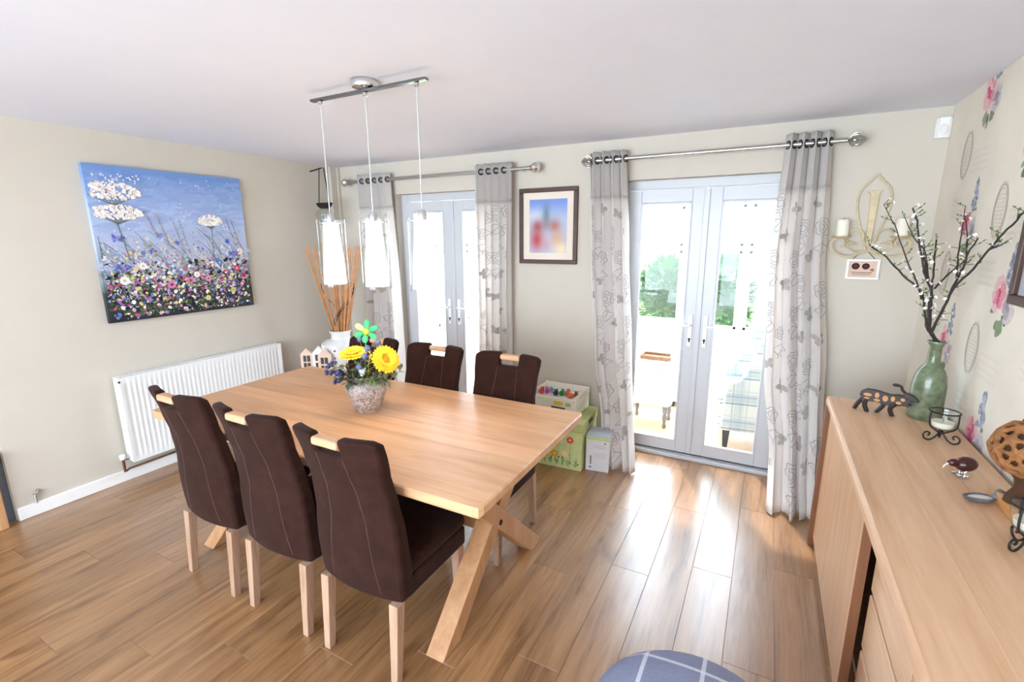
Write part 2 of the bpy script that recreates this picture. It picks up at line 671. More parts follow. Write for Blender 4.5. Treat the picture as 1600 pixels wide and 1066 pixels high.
def spiral(c, r0, r1, a0, a1, n=16, plane='xz', y=0.0):
    out = []
    for i in range(n + 1):
        k = i / n
        r_ = r0 + (r1 - r0) * k
        a = a0 + (a1 - a0) * k
        p = (c[0] + r_ * math.cos(a), c[1] + r_ * math.sin(a))
        out.append((p[0], y, p[1]) if plane == 'xz' else (p[0], p[1], y))
    return out


class Dabs(MB):
    """flat painted dabs on a plane; fn(u, v, h) -> xyz"""
    def __init__(s, fn, h0=0.0006, step=1.5e-6):
        super().__init__()
        s.fn, s.h, s.step = fn, h0, step

    def poly(s, pts, col):
        s.h += s.step
        s.add([s.fn(a, b, s.h) for a, b in pts], [tuple(range(len(pts)))], col)

    def dab(s, u, v, ru, rv, ang, col, n=7, wob=0.0):
        ca, sa = math.cos(ang), math.sin(ang)
        pts = []
        for i in range(n):
            a = 2 * PI * i / n
            k = 1 + rng.uniform(-wob, wob)
            x, y = ru * math.cos(a) * k, rv * math.sin(a) * k
            pts.append((u + x * ca - y * sa, v + x * sa + y * ca))
        s.poly(pts, col)

    def line(s, pts, w, col):
        s.h += s.step
        for (a, b), (c, d) in zip(pts, pts[1:]):
            dx, dy = c - a, d - b
            ln = math.hypot(dx, dy) or 1
            nx, ny = -dy / ln * w / 2, dx / ln * w / 2
            s.add([s.fn(a + nx, b + ny, s.h), s.fn(a - nx, b - ny, s.h), s.fn(c - nx, d - ny, s.h), s.fn(c + nx, d + ny, s.h)], [(0, 1, 2, 3)], col)


def mixc(a, b, k):
    return tuple(a[i] + (b[i] - a[i]) * k for i in range(3)) + (1,)


# ------------------------------------------------------------------ room shell
fl = struct(MB().box(XL - 2.0, XR + 0.1, YR - 0.2, YB + 0.0, -0.15, -0.0125).build('floor', 'floor_wood'))
PW, PL = 0.19, 1.285
full = None
row = 0
x = XL - 0.62
while x < XR:
    xa, xb = max(x, XL - 0.6), min(x + PW, XR)
    y0 = -1.6 - ((row * 0.43) % 1.0) * PL
    while y0 < YB:
        ya, yb_ = max(y0, -1.6), min(y0 + PL, YB)
        if yb_ - ya > 0.03 and xb - xa > 0.02:
            whole = abs(yb_ - ya - PL) < 1e-6 and abs(xb - xa - PW) < 1e-6
            if whole and full is not None:
                p = full.copy()
                COL.objects.link(p)
                p.location = ((xa + xb) / 2, (ya + yb_) / 2, 0)
            else:
                w2, l2 = (xb - xa) / 2 - 0.0003, (yb_ - ya) / 2 - 0.0003
                p = MB().chbox(-w2, w2, -l2, l2, -0.012, 0.0, 0.0012).build('plank', 'floor_wood', fl, loc=((xa + xb) / 2, (ya + yb_) / 2, 0))
                if whole:
                    full = p
        y0 += PL
    row += 1
    x += PW

struct(MB().box(XL - 2.0, XR + 0.2, YR - 0.2, YB + 0.3, ZC, ZC + 0.15).build('ceiling', 'ceiling_paint'))
# left wall ends at a doorway (y 0.904 .. 0.02)
w = MB()
w.box(XL - 0.12, XL, 0.904, YB + 0.25, 0, ZC)
w.box(XL - 0.12, XL, YR, 0.02, 0, ZC)
w.box(XL - 0.12, XL, 0.02, 0.904, 2.08, ZC)
struct(w.build('wall_left', 'wall_paint'))
struct(MB().box(XR, XR + 0.15, YR, YB + 0.25, 0, ZC).build('wall_right', 'wallpaper'))
D1 = (-3.195, -1.985)
D2 = (-1.03, 0.18)
DT = 2.108
w = MB()
for a, b in ((XL - 0.12, D1[0]), (D1[1], D2[0]), (D2[1], XR + 0.15)):
    w.box(a, b, YB, YB + 0.2, 0, ZC)
for a, b in (D1, D2):
    w.box(a, b, YB, YB + 0.2, DT, ZC)
struct(w.build('wall_back', 'wall_paint'))
w = MB()
WX0, WX1, WZ0, WZ1 = -3.8, 0.6, 0.3, 2.36
w.box(XL - 2.0, WX0, YR - 0.2, YR, 0, ZC).box(WX1, XR + 0.15, YR - 0.2, YR, 0, ZC)
w.box(WX0, WX1, YR - 0.2, YR, 0, WZ0).box(WX0, WX1, YR - 0.2, YR, WZ1, ZC)
struct(w.build('wall_rear', 'wall_paint'))
wr = sempty('fill_window', (0, YR - 0.12, 0))  # window added in the unseen rear wall to fill the room with daylight
w = MB()
for xx in (WX0, (WX0 * 2 + WX1) / 3, (WX0 + WX1 * 2) / 3, WX1 - 0.06):
    w.box(xx, xx + 0.06, -0.03, 0.03, WZ0, WZ1)
w.box(WX0, WX1, -0.03, 0.03, WZ0, WZ0 + 0.06).box(WX0, WX1, -0.03, 0.03, WZ1 - 0.06, WZ1)
w.build('fill_window_frame', 'white_upvc', wr)
MB().box(WX0, WX1, -0.004, 0.004, WZ0, WZ1).build('pane', 'pane_glass', wr)
# hall beyond the doorway
struct(MB().box(XL - 2.0, XL - 1.9, YR, YB, 0, ZC).box(XL - 1.9, XL - 0.12, 1.6, 1.7, 0, ZC).build('wall_hall', 'wall_paint'))
# door lining at the doorway
w = MB()
w.box(XL - 0.13, XL - 0.035, 0.862, 0.903, 0, 2.08).box(XL - 0.09, XL - 0.05, 0.84, 0.863, 0, 2.08)
struct(w.build('trim_1', 'grey_paint', bevel=0.003))


def skirting(name, pts_boxes):
    b = MB()
    for bx in pts_boxes:
        b.box(*bx)
    return struct(b.build(name, 'white_gloss', bevel=0.006))


skirting('baseboard_left', [(XL, XL + 0.016, 0.904, YB, 0.0, 0.085)])
skirting('baseboard_back', [(XL + 0.016, D1[0], YB - 0.016, YB, 0, 0.085), (D1[1], D2[0], YB - 0.016, YB, 0, 0.085), (D2[1], XR - 0.016, YB - 0.016, YB, 0, 0.085)])
skirting('baseboard_right', [(XR - 0.016, XR, YR, YB - 0.016, 0, 0.085)])
struct(MB().box(XL, XL + 0.035, YB - 0.11, YB, 0, ZC).box(XL, XL + 0.05, YB - 0.035, YB, 0, ZC).build('trim_2', 'wall_paint', bevel=0.004))


# ------------------------------------------------------------------ french doors
def french_door(name, x0, x1):
    root = sempty(name, ((x0 + x1) / 2, YB + 0.08, 0))
    hw = (x1 - x0) / 2
    f = MB()
    f.box(-hw, -hw + 0.05, -0.01, 0.07, 0.0, DT).box(hw - 0.05, hw, -0.01, 0.07, 0, DT)
    f.box(-hw + 0.05, hw - 0.05, -0.01, 0.07, 2.04, DT)
    f.build('door_frame', 'white_upvc', root, bevel=0.006)
    MB().box(-hw, hw, -0.075, 0.07, 0.001, 0.028).build('threshold', 'white_upvc', root, bevel=0.004)
    MB().box(-hw + 0.05, hw - 0.05, -0.012, -0.004, 0.028, 0.036).build('door_seal', 'black_rubber', root)
    for sd_ in (-1, 1):
        a, b = (-hw + 0.053, -0.004) if sd_ < 0 else (0.004, hw - 0.053)
        z0, z1 = 0.04, 2.035
        ga, gb, gz0, gz1 = a + 0.095, b - 0.095, 0.125, 1.945
        m = MB()
        m.box(a, ga, -0.03, 0.03, z0, z1).box(gb, b, -0.03, 0.03, z0, z1)
        m.box(ga, gb, -0.03, 0.03, z0, gz0).box(ga, gb, -0.03, 0.03, gz1, z1)
        leaf = m.build('door_leaf', 'white_upvc', root, bevel=0.004)
        g = MB()
        g.box(ga - 0.002, ga + 0.014, -0.036, -0.016, gz0, gz1).box(gb - 0.014, gb + 0.002, -0.036, -0.016, gz0, gz1)
        g.box(ga + 0.014, gb - 0.014, -0.036, -0.016, gz0, gz0 + 0.014).box(ga + 0.014, gb - 0.014, -0.036, -0.016, gz1 - 0.014, gz1)
        g.build('glazing_bead', 'white_upvc', leaf, bevel=0.004)
        MB().box(ga, gb, -0.006, 0.006, gz0, gz1).build('pane', 'pane_glass', leaf)
        hx = (b - 0.048) if sd_ < 0 else (a + 0.048)
        hnd = MB()
        hnd.box(hx - 0.015, hx + 0.015, -0.045, -0.03, 0.90, 1.14)
        dx = -0.1 if sd_ < 0 else 0.1
        hnd.tube([(hx, -0.045, 1.06), (hx, -0.075, 1.06), (hx + dx * 0.25, -0.085, 1.062), (hx + dx, -0.08, 1.058)], [0.011, 0.011, 0.011, 0.008], 10)
        hnd.build('door_handle', 'white_gloss', leaf, smooth=True, bevel=0.004)
        kh = MB()
        kh.lathe([(0.009, 0), (0.009, 0.004)], 12, M=Matrix.Translation((hx, -0.0455, 0.955)) @ Matrix.Rotation(PI / 2, 4, 'X'))
        kh.box(hx - 0.004, hx + 0.004, -0.0495, -0.0455, 0.932, 0.955)
        kh.build('keyhole', 'dark_metal', leaf)
    MB().box(-0.022, 0.018, -0.042, -0.03, 0.045, 2.03).build('meeting_strip', 'white_upvc', root, bevel=0.004)


french_door('door_1', *D1)
french_door('door_2', *D2)

# ------------------------------------------------------------------ conservatory and garden
CX0, CX1, CY1 = -3.9, 1.9, 6.75
CY0 = YB + 0.2
struct(MB().box(CX0, CX1, YB, CY1 + 0.1, -0.12, -0.001).build('floor_conservatory', 'cons_floor'))
w = MB()
w.box(CX0, CX1, CY1, CY1 + 0.12, 0, 0.45).box(CX0 - 0.12, CX0, CY0, CY1 + 0.12, 0, 0.45).box(CX1, CX1 + 0.12, CY0, CY1 + 0.12, 0, 0.45)
struct(w.build('wall_conservatory', 'white_matt'))


def glazing(name, p0, p1, n):
    root = sempty(name, (p0[0], p0[1], 0))
    d = Vector((p1[0] - p0[0], p1[1] - p0[1], 0))
    L = d.length
    root.rotation_euler = (0, 0, math.atan2(d.y, d.x))
    z0, z1, zt = 0.45, 2.15, 1.52
    for k in range(n + 1):
        xx = L * k / n
        MB().box(xx - 0.04, xx + 0.04, 0.02, 0.09, z0 + 0.06, z1 - 0.06).build('mullion', 'white_upvc', root, bevel=0.004)
    for zz, nm in ((z0, 'window_sill'), (zt, 'transom'), (z1 - 0.06, 'window_head')):
        MB().box(-0.04, L + 0.04, 0.015, 0.095, zz, zz + 0.06).build(nm, 'white_upvc', root, bevel=0.004)
    for k in range(n):
        a, b = L * k / n + 0.04, L * (k + 1) / n - 0.04
        for za, zb in ((z0 + 0.06, zt), (zt + 0.06, z1 - 0.06)):
            m = MB()
            m.box(a, a + 0.035, 0.03, 0.08, za, zb).box(b - 0.035, b, 0.03, 0.08, za, zb)
            m.box(a, b, 0.03, 0.08, za, za + 0.035).box(a, b, 0.03, 0.08, zb - 0.035, zb)
            sash = m.build('sash', 'white_upvc', root)
            MB().box(a + 0.035, b - 0.035, 0.05, 0.056, za + 0.035, zb - 0.035).build('pane', 'pane_glass', sash)


glazing('window_2', (CX0, CY1), (CX1, CY1), 8)
glazing('window_3', (CX0, CY0), (CX0, CY1), 4)
glazing('window_4', (CX1 + 0.1, CY1), (CX1 + 0.1, CY0), 4)
rf = sempty('ceiling_conservatory', (0, 0, 0))
for k in range(10):
    xx = CX0 + (CX1 - CX0) * k / 9
    MB().add([(xx - 0.03, CY0, 2.78), (xx + 0.03, CY0, 2.78), (xx + 0.03, CY1 + 0.1, 2.15), (xx - 0.03, CY1 + 0.1, 2.15),
              (xx - 0.03, CY0, 2.84), (xx + 0.03, CY0, 2.84), (xx + 0.03, CY1 + 0.1, 2.21), (xx - 0.03, CY1 + 0.1, 2.21)],
             [(3, 2, 1, 0), (4, 5, 6, 7), (0, 1, 5, 4), (1, 2, 6, 5), (2, 3, 7, 6), (3, 0, 4, 7)]).build('roof_bar', 'white_upvc', rf)
    if k < 9:
        xb = CX0 + (CX1 - CX0) * (k + 1) / 9
        MB().add([(xx + 0.03, CY0, 2.80), (xb - 0.03, CY0, 2.80), (xb - 0.03, CY1 + 0.1, 2.17), (xx + 0.03, CY1 + 0.1, 2.17),
                  (xx + 0.03, CY0, 2.816), (xb - 0.03, CY0, 2.816), (xb - 0.03, CY1 + 0.1, 2.186), (xx + 0.03, CY1 + 0.1, 2.186)],
                 [(3, 2, 1, 0), (4, 5, 6, 7), (0, 1, 5, 4), (1, 2, 6, 5), (2, 3, 7, 6), (3, 0, 4, 7)]).build('pane', 'roof_glass', rf)
struct(MB().box(-14, 12, CY1 + 0.1, 22, -0.3, -0.12).build('ground', 'lawn'))
fc = thing('garden_fence', 'weathered board fence at the far end of the garden', 'fence', (0, 13.5, -0.12))
for k in range(46):
    xx = -6.9 + k * 0.2
    MB().box(xx + 0.003, xx + 0.197, -0.012 + 0.012 * (k % 2), 0.012 + 0.012 * (k % 2), 0.02, 1.5).build('board', 'fence_wood', fc)
for zz in (0.3, 1.2):
    MB().box(-6.9, 2.3, 0.025, 0.075, zz, zz + 0.08).build('rail', 'fence_wood', fc)


def shrub(loc, rx, rz_, n, label):
    root = thing('garden_shrub', label, 'shrub', loc, group='shrubs in the garden')
    m = MB()
    r_ = random.Random(int(loc[0] * 100))
    for _ in range(n):
        d = Vector((r_.gauss(0, 1), r_.gauss(0, 1), r_.gauss(0, 1))).normalized()
        k = 0.75 + 0.25 * r_.random()
        p = Vector((d.x * rx * k, d.y * rx * 0.8 * k, rz_ + d.z * rz_ * k))
        m.leaf(p, d + Vector((0, 0, 0.3)), (0, 0, 1), 0.13, 0.08)
    o = m.build('foliage', 'hedge', root)
    o['kind'] = 'stuff'
    core = MB().ball((0, 0, rz_), (rx * 0.8, rx * 0.64, rz_ * 0.8), 14, 10, wob=0.3)
    core.build('branches', 'leaf_dark', root, smooth=True)


shrub((-1.75, 9.6, -0.12), 0.55, 0.72, 1500, 'loose green shrub seen through the pane left of the door handles')
shrub((-0.62, 9.2, -0.12), 0.42, 0.80, 1500, 'upright green shrub seen through the right hand door pane')
shrub((0.75, 10.4, -0.12), 0.7, 0.85, 1500, 'dark rounded shrub seen beside the right door curtain')
shrub((-4.8, 10.2, -0.12), 0.8, 0.9, 1500, 'green shrub seen through the far left door')

# tartan armchair, side on, facing left
ac = thing('tartan_armchair', 'grey and cream tartan high-backed armchair standing in the conservatory', 'armchair', (0.02, 4.36, 0), R(8))
side = [(-0.30, 0.17), (0.36, 0.17), (0.44, 0.62), (0.50, 1.12), (0.40, 1.17), (0.10, 1.13), (-0.04, 0.98), (-0.16, 0.62), (-0.28, 0.56)]
for s_, nm in ((-1, 'side_panel'), (1, 'side_panel')):
    y0 = -0.34 if s_ < 0 else 0.26
    MB().prism(side, 'y', y0, y0 + 0.08).build(nm, 'tartan', ac, bevel=0.02, seg=3, smooth=True)
MB().prism([(0.26, 0.40), (0.36, 0.38), (0.47, 1.14), (0.36, 1.15), (0.28, 0.7)], 'y', -0.26, 0.26).build('backrest', 'tartan', ac, bevel=0.02, seg=3, smooth=True)
MB().box(-0.32, 0.30, -0.26, 0.26, 0.17, 0.36).build('seat_base', 'tartan', ac, bevel=0.015)
MB().box(-0.34, 0.26, -0.255, 0.255, 0.365, 0.48).build('seat_cushion', 'tartan', ac, bevel=0.04, seg=3, smooth=True)
for xx, yy in ((-0.25, -0.29), (-0.25, 0.29), (0.33, -0.29), (0.33, 0.29)):
    k = 0.03 if xx > 0 else -0.0
    MB().add([(xx - 0.016 + k, yy - 0.016, 0), (xx + 0.016 + k, yy - 0.016, 0), (xx + 0.016 + k, yy + 0.016, 0), (xx - 0.016 + k, yy + 0.016, 0),
              (xx - 0.028, yy - 0.028, 0.175), (xx + 0.028, yy - 0.028, 0.175), (xx + 0.028, yy + 0.028, 0.175), (xx - 0.028, yy + 0.028, 0.175)],
             [(3, 2, 1, 0), (4, 5, 6, 7), (0, 1, 5, 4), (1, 2, 6, 5), (2, 3, 7, 6), (3, 0, 4, 7)]).build('leg', 'dark_metal', ac)
# white sofa further back, with a wooden tray on it, and a little footstool
sf = thing('white_sofa', 'white upholstered sofa by the conservatory windows', 'sofa', (-1.55, 5.2, 0))
MB().box(-0.85, 0.85, -0.35, 0.4, 0.08, 0.34).build('seat_base', 'sofa_white', sf, bevel=0.03, seg=3, smooth=True)
for k in (-1, 1):
    MB().box(-0.41 + k * 0.42, 0.41 + k * 0.42, -0.37, 0.26, 0.345, 0.46).build('seat_cushion', 'sofa_white', sf, bevel=0.04, seg=3, smooth=True)
    MB().box(0.85 * k - 0.09, 0.85 * k + 0.09, -0.36, 0.41, 0.05, 0.6).build('arm', 'sofa_white', sf, bevel=0.05, seg=3, smooth=True)
MB().box(-0.76, 0.76, 0.2, 0.42, 0.33, 0.8).build('backrest', 'sofa_white', sf, bevel=0.06, seg=3, smooth=True)
for xx in (-0.8, 0.8):
    for yy in (-0.3, 0.34):
        MB().box(xx - 0.025, xx + 0.025, yy - 0.025, yy + 0.025, 0, 0.08).build('leg', 'dark_metal', sf)
tr = thing('wooden_tray', 'narrow brown wooden tray lying on the white sofa', 'tray', (-0.95, 4.98, 0.462))
MB().box(-0.15, 0.15, -0.1, 0.1, 0, 0.012).build('tray_base', 'twig', tr)
for b in ((-0.15, 0.15, -0.1, -0.085), (-0.15, 0.15, 0.085, 0.1), (-0.15, -0.135, -0.085, 0.085), (0.135, 0.15, -0.085, 0.085)):
    MB().box(*b, 0.012, 0.04).build('tray_rim', 'twig', tr)
fs_ = thing('footstool', 'small white footstool with turned dark legs', 'footstool', (-0.86, 4.36, 0))
MB().box(-0.2, 0.2, -0.15, 0.15, 0.2, 0.33).build('cushion', 'sofa_white', fs_, bevel=0.04, seg=3, smooth=True)
for xx in (-0.15, 0.15):
    for yy in (-0.11, 0.11):
        MB().lathe([(0.014, 0), (0.02, 0.02), (0.012, 0.05), (0.024, 0.1), (0.016, 0.13), (0.026, 0.16), (0.026, 0.205)], 12, (xx, yy, 0)).build('leg', 'shell_grey', fs_, smooth=True)
# ------------------------------------------------------------------ dining table
TX0, TX1, TY0, TY1, TZ = -2.92, -0.80, 1.25, 2.30, 0.79
tb = thing('dining_table', 'long oak dining table with crossed beam legs', 'table', ((TX0 + TX1) / 2, (TY0 + TY1) / 2, 0))
hx, hy = (TX1 - TX0) / 2, (TY1 - TY0) / 2
tt = bpy.data.objects.new('tabletop', None)
tt.empty_display_size = 0.05
COL.objects.link(tt)
tt.parent = tb
NBD = 8
for k in range(NBD):
    ya, yb_ = -hy + 2 * hy * k / NBD, -hy + 2 * hy * (k + 1) / NBD - 0.0004
    poly = [(-hx, ya), (hx, ya), (hx, yb_), (-hx, yb_)]
    if k == 0:
        poly = [(-hx + 0.03, ya), (hx - 0.03, ya), (hx - 0.009, ya + 0.009), (hx, ya + 0.03), (hx, yb_), (-hx, yb_), (-hx, ya + 0.03), (-hx + 0.009, ya + 0.009)]
    if k == NBD - 1:
        poly = [(-hx, ya), (hx, ya), (hx, yb_ - 0.03), (hx - 0.009, yb_ - 0.009), (hx - 0.03, yb_), (-hx + 0.03, yb_), (-hx + 0.009, yb_ - 0.009), (-hx, yb_ - 0.03)]
    n = len(poly)
    m = MB()
    ch = 0.006

    def inset(p):
        a, b = p
        a = min(max(a, -hx + ch), hx - ch)
        b = min(max(b, -hy + ch), hy - ch)
        return a, b
    vs = [(*inset(p), TZ - 0.042) for p in poly] + [(*p, TZ - 0.036) for p in poly] + [(*p, TZ - ch) for p in poly] + [(*inset(p), TZ) for p in poly]
    fs = [tuple(range(n - 1, -1, -1)), tuple(range(3 * n, 4 * n))]
    for i in range(n):
        j = (i + 1) % n
        for q in range(3):
            fs.append((q * n + i, q * n + j, (q + 1) * n + j, (q + 1) * n + i))
    m.add(vs, fs).build('board', 'table_wood', tt)
for ex in (-1, 1):
    xa = ex * (hx - 0.265)
    for kind, xo in ((0, -0.004), (1, 0.004)):
        yb0, yt0 = (-0.475, 0.30) if kind == 0 else (0.345, -0.43)
        m = MB()
        m.prism([(yb0, 0.0), (yb0 + 0.13, 0.0), (yt0 + 0.13, TZ - 0.043), (yt0, TZ - 0.043)], 'x', xa - 0.045 + xo * ex, xa + 0.045 + xo * ex)
        lg = m.build('leg', 'leg_wood', tb, bevel=0.004)
    MB().lathe([(0.014, 0), (0.014, 0.004), (0.008, 0.006)], 14, M=Matrix.Translation((xa + ex * 0.049, -0.0, 0.375)) @ Matrix.Rotation(ex * PI / 2, 4, 'Y')).build('bolt', 'dark_metal', tb, smooth=True)
MB().box(-hx + 0.31, hx - 0.31, -0.045, 0.045, 0.33, 0.42).build('stretcher', 'leg_wood', tb, bevel=0.004)


# ------------------------------------------------------------------ dining chairs
def back_y(x, z):
    """rear face of the backrest (chair faces +y)"""
    key = [(0.34, -0.225), (0.45, -0.236), (0.55, -0.240), (0.66, -0.238), (0.78, -0.252), (0.90, -0.285), (1.03, -0.325)]
    y = key[-1][1]
    for (za, a), (zb, b) in zip(key, key[1:]):
        if z <= zb:
            k = smoothstep(za, zb, z) * 0.5 + 0.5 * max(0, (z - za) / (zb - za))
            y = a + (b - a) * k
            break
    return y + (0.034 + 0.012 * smoothstep(0.7, 1.0, z)) * (x / 0.22) ** 2


def half_w(z):
    return 0.212 + 0.010 * math.exp(-((z - 0.5) / 0.12) ** 2) - 0.012 * math.exp(-((z - 0.82) / 0.13) ** 2) + 0.004 * smoothstep(0.9, 1.03, z)


def make_chair(label, group):
    c = thing('dining_chair', label, 'chair', (0, 0, 0), 0, group)
    NX = [-1, -0.86, -0.7, -0.5, -0.3, -0.15, 0, 0.15, 0.3, 0.5, 0.7, 0.86, 1]
    ZR = [0.34, 0.42, 0.5, 0.58, 0.66, 0.73, 0.80, 0.87, 0.915, 0.955, 0.99, 1.03]
    nz_, nx_ = len(ZR), len(NX)
    vs, idx = [], {}
    for sidei in (0, 1):
        for j, z in enumerate(ZR):
            for i, u in enumerate(NX):
                zz = z
                if z > 0.9 and abs(u) > 0.8:
                    zz = z - (z - 0.9) / 0.13 * 0.016 * ((abs(u) - 0.8) / 0.2) ** 2
                xx = u * half_w(z)
                y = back_y(xx, zz)
                th = 0.075 - 0.03 * (z - 0.34) / 0.69
                idx[(sidei, j, i)] = len(vs)
                vs.append((xx, y + (th if sidei else 0), zz))
    cells = set()
    for j in range(nz_ - 1):
        for i in range(nx_ - 1):
            if j >= nz_ - 3 and 4 <= i <= 7:
                continue
            cells.add((j, i))
    fs = []
    for j, i in cells:
        a, b, c_, d = (j, i), (j, i + 1), (j + 1, i + 1), (j + 1, i)
        fs.append(tuple(idx[(0, *p)] for p in (a, b, c_, d)))
        fs.append(tuple(idx[(1, *p)] for p in (d, c_, b, a)))
        for (p, q, nb) in ((a, b, (j - 1, i)), (b, c_, (j, i + 1)), (c_, d, (j + 1, i)), (d, a, (j, i - 1))):
            if nb not in cells:
                fs.append((idx[(0, *q)], idx[(0, *p)], idx[(1, *p)], idx[(1, *q)]))
    br = MB().add(vs, fs).build('backrest', 'suede', c, smooth=True, bevel=0.014, seg=3)
    for s_ in (-1, 1):
        for front in (0, 1):
            pts = []
            for k in range(13):
                z = 0.95 - (0.95 - 0.37) * k / 12
                xx = s_ * (0.066 + 0.06 * (k / 12) ** 1.3)
                th = 0.075 - 0.03 * (z - 0.34) / 0.69
                pts.append((xx, back_y(xx, z) + (th + 0.0003 if front else -0.0003), z))
            MB().tube(pts, 0.0013, 5).build('seam', 'piping', br)
    g = MB()
    yy = back_y(0, 1.0)
    g.box(-0.0655, 0.0655, yy + 0.002, yy + 0.046, 0.985, 1.017)
    g.build('hand_grip', 'chair_grip', c, bevel=0.01, seg=3, smooth=True)
    MB().box(-0.215, 0.215, -0.165, 0.235, 0.34, 0.43).build('seat_skirt', 'suede', c, bevel=0.012, seg=2, smooth=True)
    MB().box(-0.217, 0.217, -0.165, 0.24, 0.431, 0.485).build('seat', 'suede', c, bevel=0.02, seg=3, smooth=True)
    for xx in (-0.185, 0.185):
        for yb0, yt0 in ((-0.225, -0.198), (0.215, 0.205)):
            a, b = 0.016, 0.022
            MB().add([(xx - a, yb0 - a, 0), (xx + a, yb0 - a, 0), (xx + a, yb0 + a, 0), (xx - a, yb0 + a, 0),
                      (xx - b, yt0 - b, 0.341), (xx + b, yt0 - b, 0.341), (xx + b, yt0 + b, 0.341), (xx - b, yt0 + b, 0.341)],
                     [(3, 2, 1, 0), (4, 5, 6, 7), (0, 1, 5, 4), (1, 2, 6, 5), (2, 3, 7, 6), (3, 0, 4, 7)]).build('leg', 'chair_leg', c, bevel=0.003)
    return c


G = 'brown suede dining chairs around the table'
ch0 = make_chair('brown suede dining chair nearest the camera, with its back to us', G)
ch0.location = (-1.32, 1.375, 0)
dup(ch0, (-1.825, 1.375, 0), 0, 'middle of the three brown chairs on the near side of the table', G)
dup(ch0, (-2.335, 1.375, 0), R(-1), 'brown chair on the near side, closest to the radiator', G)
dup(ch0, (-1.315, 2.15, 0), PI, 'brown chair across the table, beside the toy box', G)
dup(ch0, (-1.845, 2.15, 0), PI, 'middle brown chair across the table, in front of the left door', G)
dup(ch0, (-2.37, 2.15, 0), PI, 'brown chair across the table, mostly hidden behind the yellow flowers', G)

# ------------------------------------------------------------------ sideboard
SX, SZ, SY0, SY1 = 0.336, 0.87, 0.70, 2.93
sb = thing('sideboard', 'long light oak sideboard with sliding doors along the papered wall', 'sideboard', (0, 0, 0))
XBk = XR - 0.02
tp = bpy.data.objects.new('worktop', None)
tp.empty_display_size = 0.05
COL.objects.link(tp)
tp.parent = sb
xs = [SX, SX + 0.165, SX + 0.325, XBk]
for k in range(3):
    a, b = xs[k], xs[k + 1] - 0.0004
    if k == 0:
        poly = [(a, SZ - 0.036), (b, SZ - 0.036), (b, SZ), (a + 0.012, SZ), (a + 0.0035, SZ - 0.0035), (a, SZ - 0.012)]
    else:
        poly = [(a, SZ - 0.036), (b, SZ - 0.036), (b, SZ), (a, SZ)]
    m = MB()
    m.prism(poly, 'y', SY0, SY1)
    m.build('board', 'oak_y', tp)
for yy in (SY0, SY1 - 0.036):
    MB().box(SX, XBk, yy, yy + 0.036, 0.0, SZ - 0.0365).build('end_panel', 'oak_shaded', sb, bevel=0.003)
MB().box(SX + 0.10, XBk, SY0 + 0.037, SY1 - 0.037, 0.06, 0.09).build('bottom_panel', 'oak_z', sb)
MB().box(XBk - 0.012, XBk, SY0 + 0.037, SY1 - 0.037, 0.09, SZ - 0.037).build('back_panel', 'oak_z', sb)
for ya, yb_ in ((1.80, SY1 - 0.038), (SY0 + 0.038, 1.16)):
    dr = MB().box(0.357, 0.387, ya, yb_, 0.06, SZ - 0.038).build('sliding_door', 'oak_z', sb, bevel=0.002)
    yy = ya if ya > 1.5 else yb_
    MB().box(0.3575, 0.3865, *((yy - 0.0015, yy - 0.0002) if ya > 1.5 else (yy + 0.0002, yy + 0.0015)), 0.064, SZ - 0.042).build('door_edge', 'oak_shaded', dr)  # strip on the door's end, shade put into its colour
for za, zb in ((0.10, 0.308), (0.326, 0.528), (0.546, 0.80)):
    MB().box(0.402, 0.43, 1.172, 1.785, za, zb).build('drawer', 'oak_y', sb, bevel=0.004)
MB().box(0.44, 0.46, 1.15, 1.81, 0.09, SZ - 0.037).build('carcass', 'carved_dark', sb)


